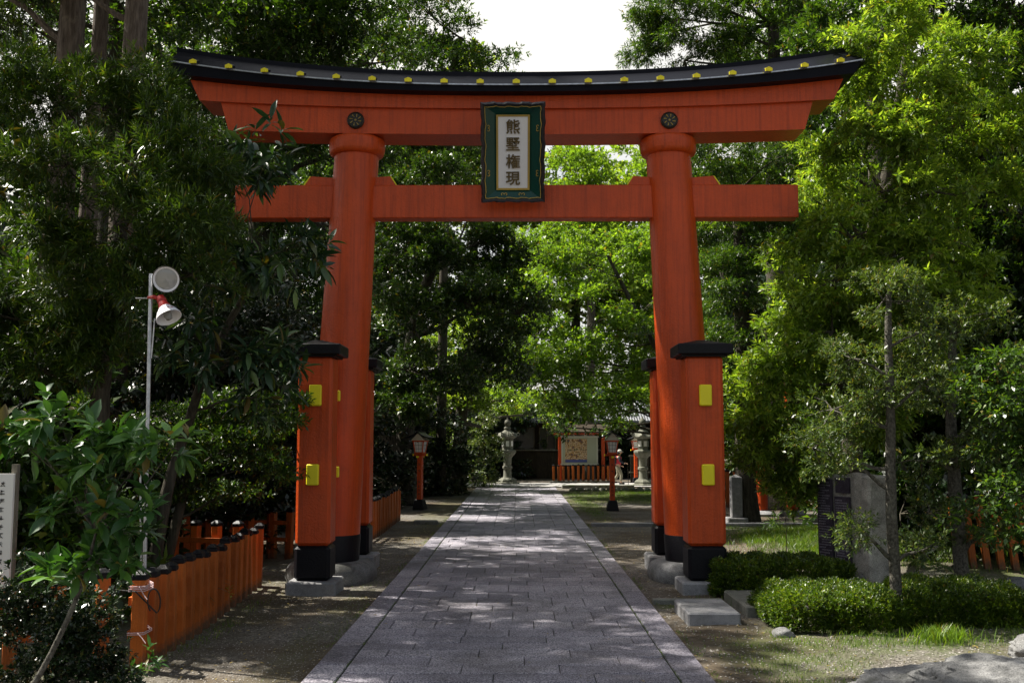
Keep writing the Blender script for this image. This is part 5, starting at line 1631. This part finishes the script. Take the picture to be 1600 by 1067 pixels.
hedge('azalea_hedge', 'dark clipped azalea hedge beside the right gate post', 2.55, 4.35, 13.3, 14.5, .48, 501)
hedge('azalea_hedge', 'bright clipped azalea hedge in front of the monument', 2.75, 4.15, 11.0, 12.4, .40, 502)
hedge('azalea_hedge', 'bright clipped azalea hedge right of the slim trunk', 4.22, 5.65, 11.2, 12.7, .40, 503)
for k, (x, y) in enumerate([]):
    hedge('low_shrub', ['small bright creeping shrub at the foot of the slim trunk', 'tiny low shrub before the bright hedge'][k], x - .22, x + .28, y - .15, y + .2, .15, 510 + k)
for k, (px, py, Y, h, lb) in enumerate([(1228, 900, 17.0, 1.0, 'thin sapling with few leaves in the sunlit grass')]):
    b0 = Vector((at(1228, 870, Y).x, Y, 0))
    tree('sapling', lb, 'plant', [(b0, .008), (b0 + Vector((.02, 0, .5)), .006), (b0 + Vector((0, 0, .85)), .004)], [(b0 + Vector((0, 0, .75)), (.22, .2, .16))], 'leaf_broad', 520, L=.10, W=.02, per=6, lai=.8, clump=.1, axis=.05)
# leaves at counter
tree('potted_plant', 'pale leafy plant standing on the shop counter', 'plant', None, [(V3(at(850, 700, 56).x, 56.3, 1.85), (.3, .2, .25))], 'leaf_olive', 530, L=.1, W=.05, per=6, lai=2, clump=.12, axis=.06)
# white trunk foot right of the lawn
p = gp(1022, 789)
tree('pale_trunk_tree', 'pale flared tree foot on the far lawn beside the right gate column', 'tree',
     [(V3(p.x + .42, p.y + .2, -.1), .42), (V3(p.x + .75, p.y + .2, .5), .24), (V3(p.x + .95, p.y + .2, 1.4), .18), (V3(p.x + 1.1, p.y + .2, 4.5), .13)],
     [(V3(p.x + 1.2, p.y, 5.2), (1.6, 1.4, 1.0)), (V3(p.x + 2.0, p.y, 4.4), (1.2, 1.2, .8))], 'leaf_broad', 540, bark_='barkgrey', L=.12, W=.05, per=7, lai=2, clump=.4, axis=.1)

# ---- overhanging canopy (above the frame) that shades the gate and dapples the path
def canopy_tree(x, y, label, seed, hz=12, spread=3.2, lai=1.5, r=.3):
    bl = []
    rg = random.Random(seed)
    for k in range(7):
        a = k * 2.4 + rg.uniform(-.3, .3); q = spread * rg.uniform(.35, .8)
        bl.append((V3(x + q * math.cos(a), y + q * math.sin(a), hz + rg.uniform(-1.0, 1.8)), (spread * .48, spread * .48, 1.1)))
    return tree('tall_evergreen', label, 'tree', [(V3(x, y, 0), r * 1.4), (V3(x + .1, y, 4), r), (V3(x, y + .1, hz - 1), r * .6), (V3(x, y, hz + 1), r * .2)], bl, 'leaf_broad', seed, group='tall trees around the gate', L=.17, W=.075, per=7, lai=lai, clump=.6, axis=.14)


CAN = [(-8.4, 20.5, 11.5, 3.4, 1.6), (-7.0, 27, 13, 3.4, 1.6), (-9.3, 13.5, 11, 3.0, 1.6), (-5.5, 34, 12, 3.0, 1.6), (8.6, 24, 14, 3.2, 1.8), (-6.5, 8.5, 11, 3.2, 2.0), (9.5, 18, 15, 2.6, 1.2),
       (-2.2, 26.5, 17.5, 3.0, 1.3), (1.6, 21.0, 18.5, 2.6, .8)]
CW = ['behind the left end of the torii', 'left beyond the gate fence', 'beside the left undergrowth', 'far left beyond the gate', 'right beyond the stone marker', 'at the near left out of the path', 'behind the right bright tree top']
for i, (x, y, hz, sp_, la) in enumerate(CAN[:7]):
    canopy_tree(x, y, 'tall evergreen with high crown ' + CW[i], 600 + i, hz, sp_, la)


# ---- grass & pebbles
def grass():
    rng = np.random.default_rng(9)
    pts = []
    for cx, cy, rx, ry, n, h in ((6.4, 19.8, 1.9, 3.0, 42000, .11), (6.4, 24.0, 2.2, 1.8, 9000, .06), (4.6, 38.0, 2.8, 4.2, 15000, .07), (2.15, 12.9, .42, .42, 1300, .04), (2.6, 9.9, .75, 1.0, 1500, .045), (3.6, 10.6, 1.2, .4, 1500, .06), (4.3, 10.6, .35, .25, 700, .14), (5.2, 11.0, 1.4, .7, 1800, .07), (2.2, 34, .35, 7, 3500, .05), (2.35, 8.7, .45, .5, 900, .045), (3.0, 13.4, .6, .3, 500, .05), (-2.1, 13, .25, 4, 350, .03), (-3.2, 11.5, .12, 2.6, 450, .05)):
        a = rng.random(n) * 6.283; r = np.sqrt(rng.random(n)) * (1 + .25 * rng.normal(size=n)); r = np.abs(r)
        x = cx + rx * r * np.cos(a); y = cy + ry * r * np.sin(a)
        cl = np.sin(x * 5.3 + 1.7 * np.sin(y * 3.1)) * np.sin(y * 4.7 + 2.1 * np.sin(x * 2.3)) + rng.normal(size=n) * .25
        k = (cl > -.25) & (np.abs(x - PCX) > PHW + .02)
        pts.append(np.stack([x[k], y[k], np.full(k.sum(), h)], 1))
    # moss tufts in the joints between border and pavers
    for s in (-1, 1):
        n = 1500; y = rng.random(n) * 22 + 6; k = np.sin(y * 2.3) + np.sin(y * 5.1 + s) > -.2; y = y[k]
        x = PCX + s * (PHW - .283) + rng.normal(size=len(y)) * .006
        pts.append(np.stack([x, y, np.full(len(y), .018)], 1))
        n = 2500; y = rng.random(n) * 30 + 6; k = np.sin(y * 1.3 + s) + np.sin(y * 3.1) > .1; y = y[k]
        x = PCX + s * (PHW + .03 + np.abs(rng.normal(size=len(y))) * .04)
        pts.append(np.stack([x, y, np.full(len(y), .028)], 1))
    P = np.concatenate(pts); h = P[:, 2] * rng.uniform(.5, 1.3, len(P)); P = P.copy()
    z = gheight(P[:, 0], P[:, 1]); z = np.where(np.abs(P[:, 0] - PCX) < PHW, .012, z)
    base = np.stack([P[:, 0], P[:, 1], z], 1)
    a = rng.random(len(P)) * 6.283; s = np.stack([np.cos(a), np.sin(a), 0 * a], 1); wd = (.004 + h * .05)[:, None]
    lean = rng.normal(size=(len(P), 2)) * .45
    tip = base + np.stack([lean[:, 0] * h, lean[:, 1] * h, h], 1); mid = base + np.stack([lean[:, 0] * h * .3, lean[:, 1] * h * .3, h * .55], 1)
    v = np.stack([base - s * wd * .6, mid - s * wd * .5, tip, mid + s * wd * .5], 1).reshape(-1, 3)
    f = np.arange(len(P) * 4).reshape(-1, 4)
    o = link_mesh('grass', np_mesh('grass', v, f), M['grass'])
    tag(o, 'short sunlit grass and moss tufts along the path and on the lawns', 'grass', kind='stuff')


grass()


def pebbles():
    rng = np.random.default_rng(12); n = 30000
    x = np.where(rng.random(n) < .5, rng.uniform(1.68, 6.0, n), rng.uniform(-3.6, -1.85, n)); y = 7.5 + 14 * rng.random(n) ** 1.6
    k = ~((x > 2.6) & (x < 5.8) & (y > 11.1) & (y < 14.6)); x = x[k]; y = y[k]; n = len(x)
    r = rng.uniform(.004, .014, n) * np.where(x < 0, .7, 1.0)
    c = np.stack([x, y, gheight(x, y) + r * .25], 1)
    base = np.array([[1, 0, 0], [0, 1, 0], [-1, 0, 0], [0, -1, 0], [0, 0, .7], [0, 0, -.7]], float)
    th = rng.random(n) * 6.283
    sc = rng.uniform(.6, 1.3, (n, 6, 1)) * r[:, None, None]
    b = base[None] * sc
    bx = b[..., 0] * np.cos(th)[:, None] - b[..., 1] * np.sin(th)[:, None]; by = b[..., 0] * np.sin(th)[:, None] + b[..., 1] * np.cos(th)[:, None]
    v = np.stack([bx, by, b[..., 2]], -1) + c[:, None]
    fs = np.array([[0, 1, 4], [1, 2, 4], [2, 3, 4], [3, 0, 4]])
    f = (np.arange(n)[:, None, None] * 6 + fs[None]).reshape(-1, 3)
    o = link_mesh('gravel', np_mesh('gravel', v.reshape(-1, 3), f), M['pebble'])
    tag(o, 'loose grey and tan gravel beside the stone path', 'gravel', kind='stuff')


t = NT('pebble'); ge = t.n('NewGeometry'); t.bsdf(t.ramp(ge.outputs['Random Per Island'], [(0, (.06, .05, .04)), (.5, (.15, .14, .12)), (1, (.34, .32, .29))]), .85, .3); M['pebble'] = t.m
pebbles()


def litter():
    rng = np.random.default_rng(15); n = 3200
    x = rng.uniform(-4, 5, n); y = 7.5 + rng.random(n) * 20
    z = np.where(np.abs(x - PCX) < PHW, .026, gheight(x, y) + .012)
    k = (np.abs(x - PCX) > PHW) | (rng.random(n) < .10); x, y, z = x[k], y[k], z[k]
    pos = np.stack([x, y, z], 1); a = rng.random(len(x)) * 6.283
    d = unit(np.stack([np.cos(a), np.sin(a), rng.normal(size=len(x)) * .15], 1)); s = unit(np.cross(d, np.array([0, 0, 1.]) + rng.normal(size=d.shape) * .2))
    v, f = leaf_quads(pos, d, s, rng.uniform(.025, .06, len(x)), rng.uniform(.01, .022, len(x)))
    o = link_mesh('fallen_leaves', np_mesh('fallen_leaves', v, f), M['flower'])
    tag(o, 'scattered dry fallen leaves on gravel and paving', 'leaves', kind='stuff')


litter()
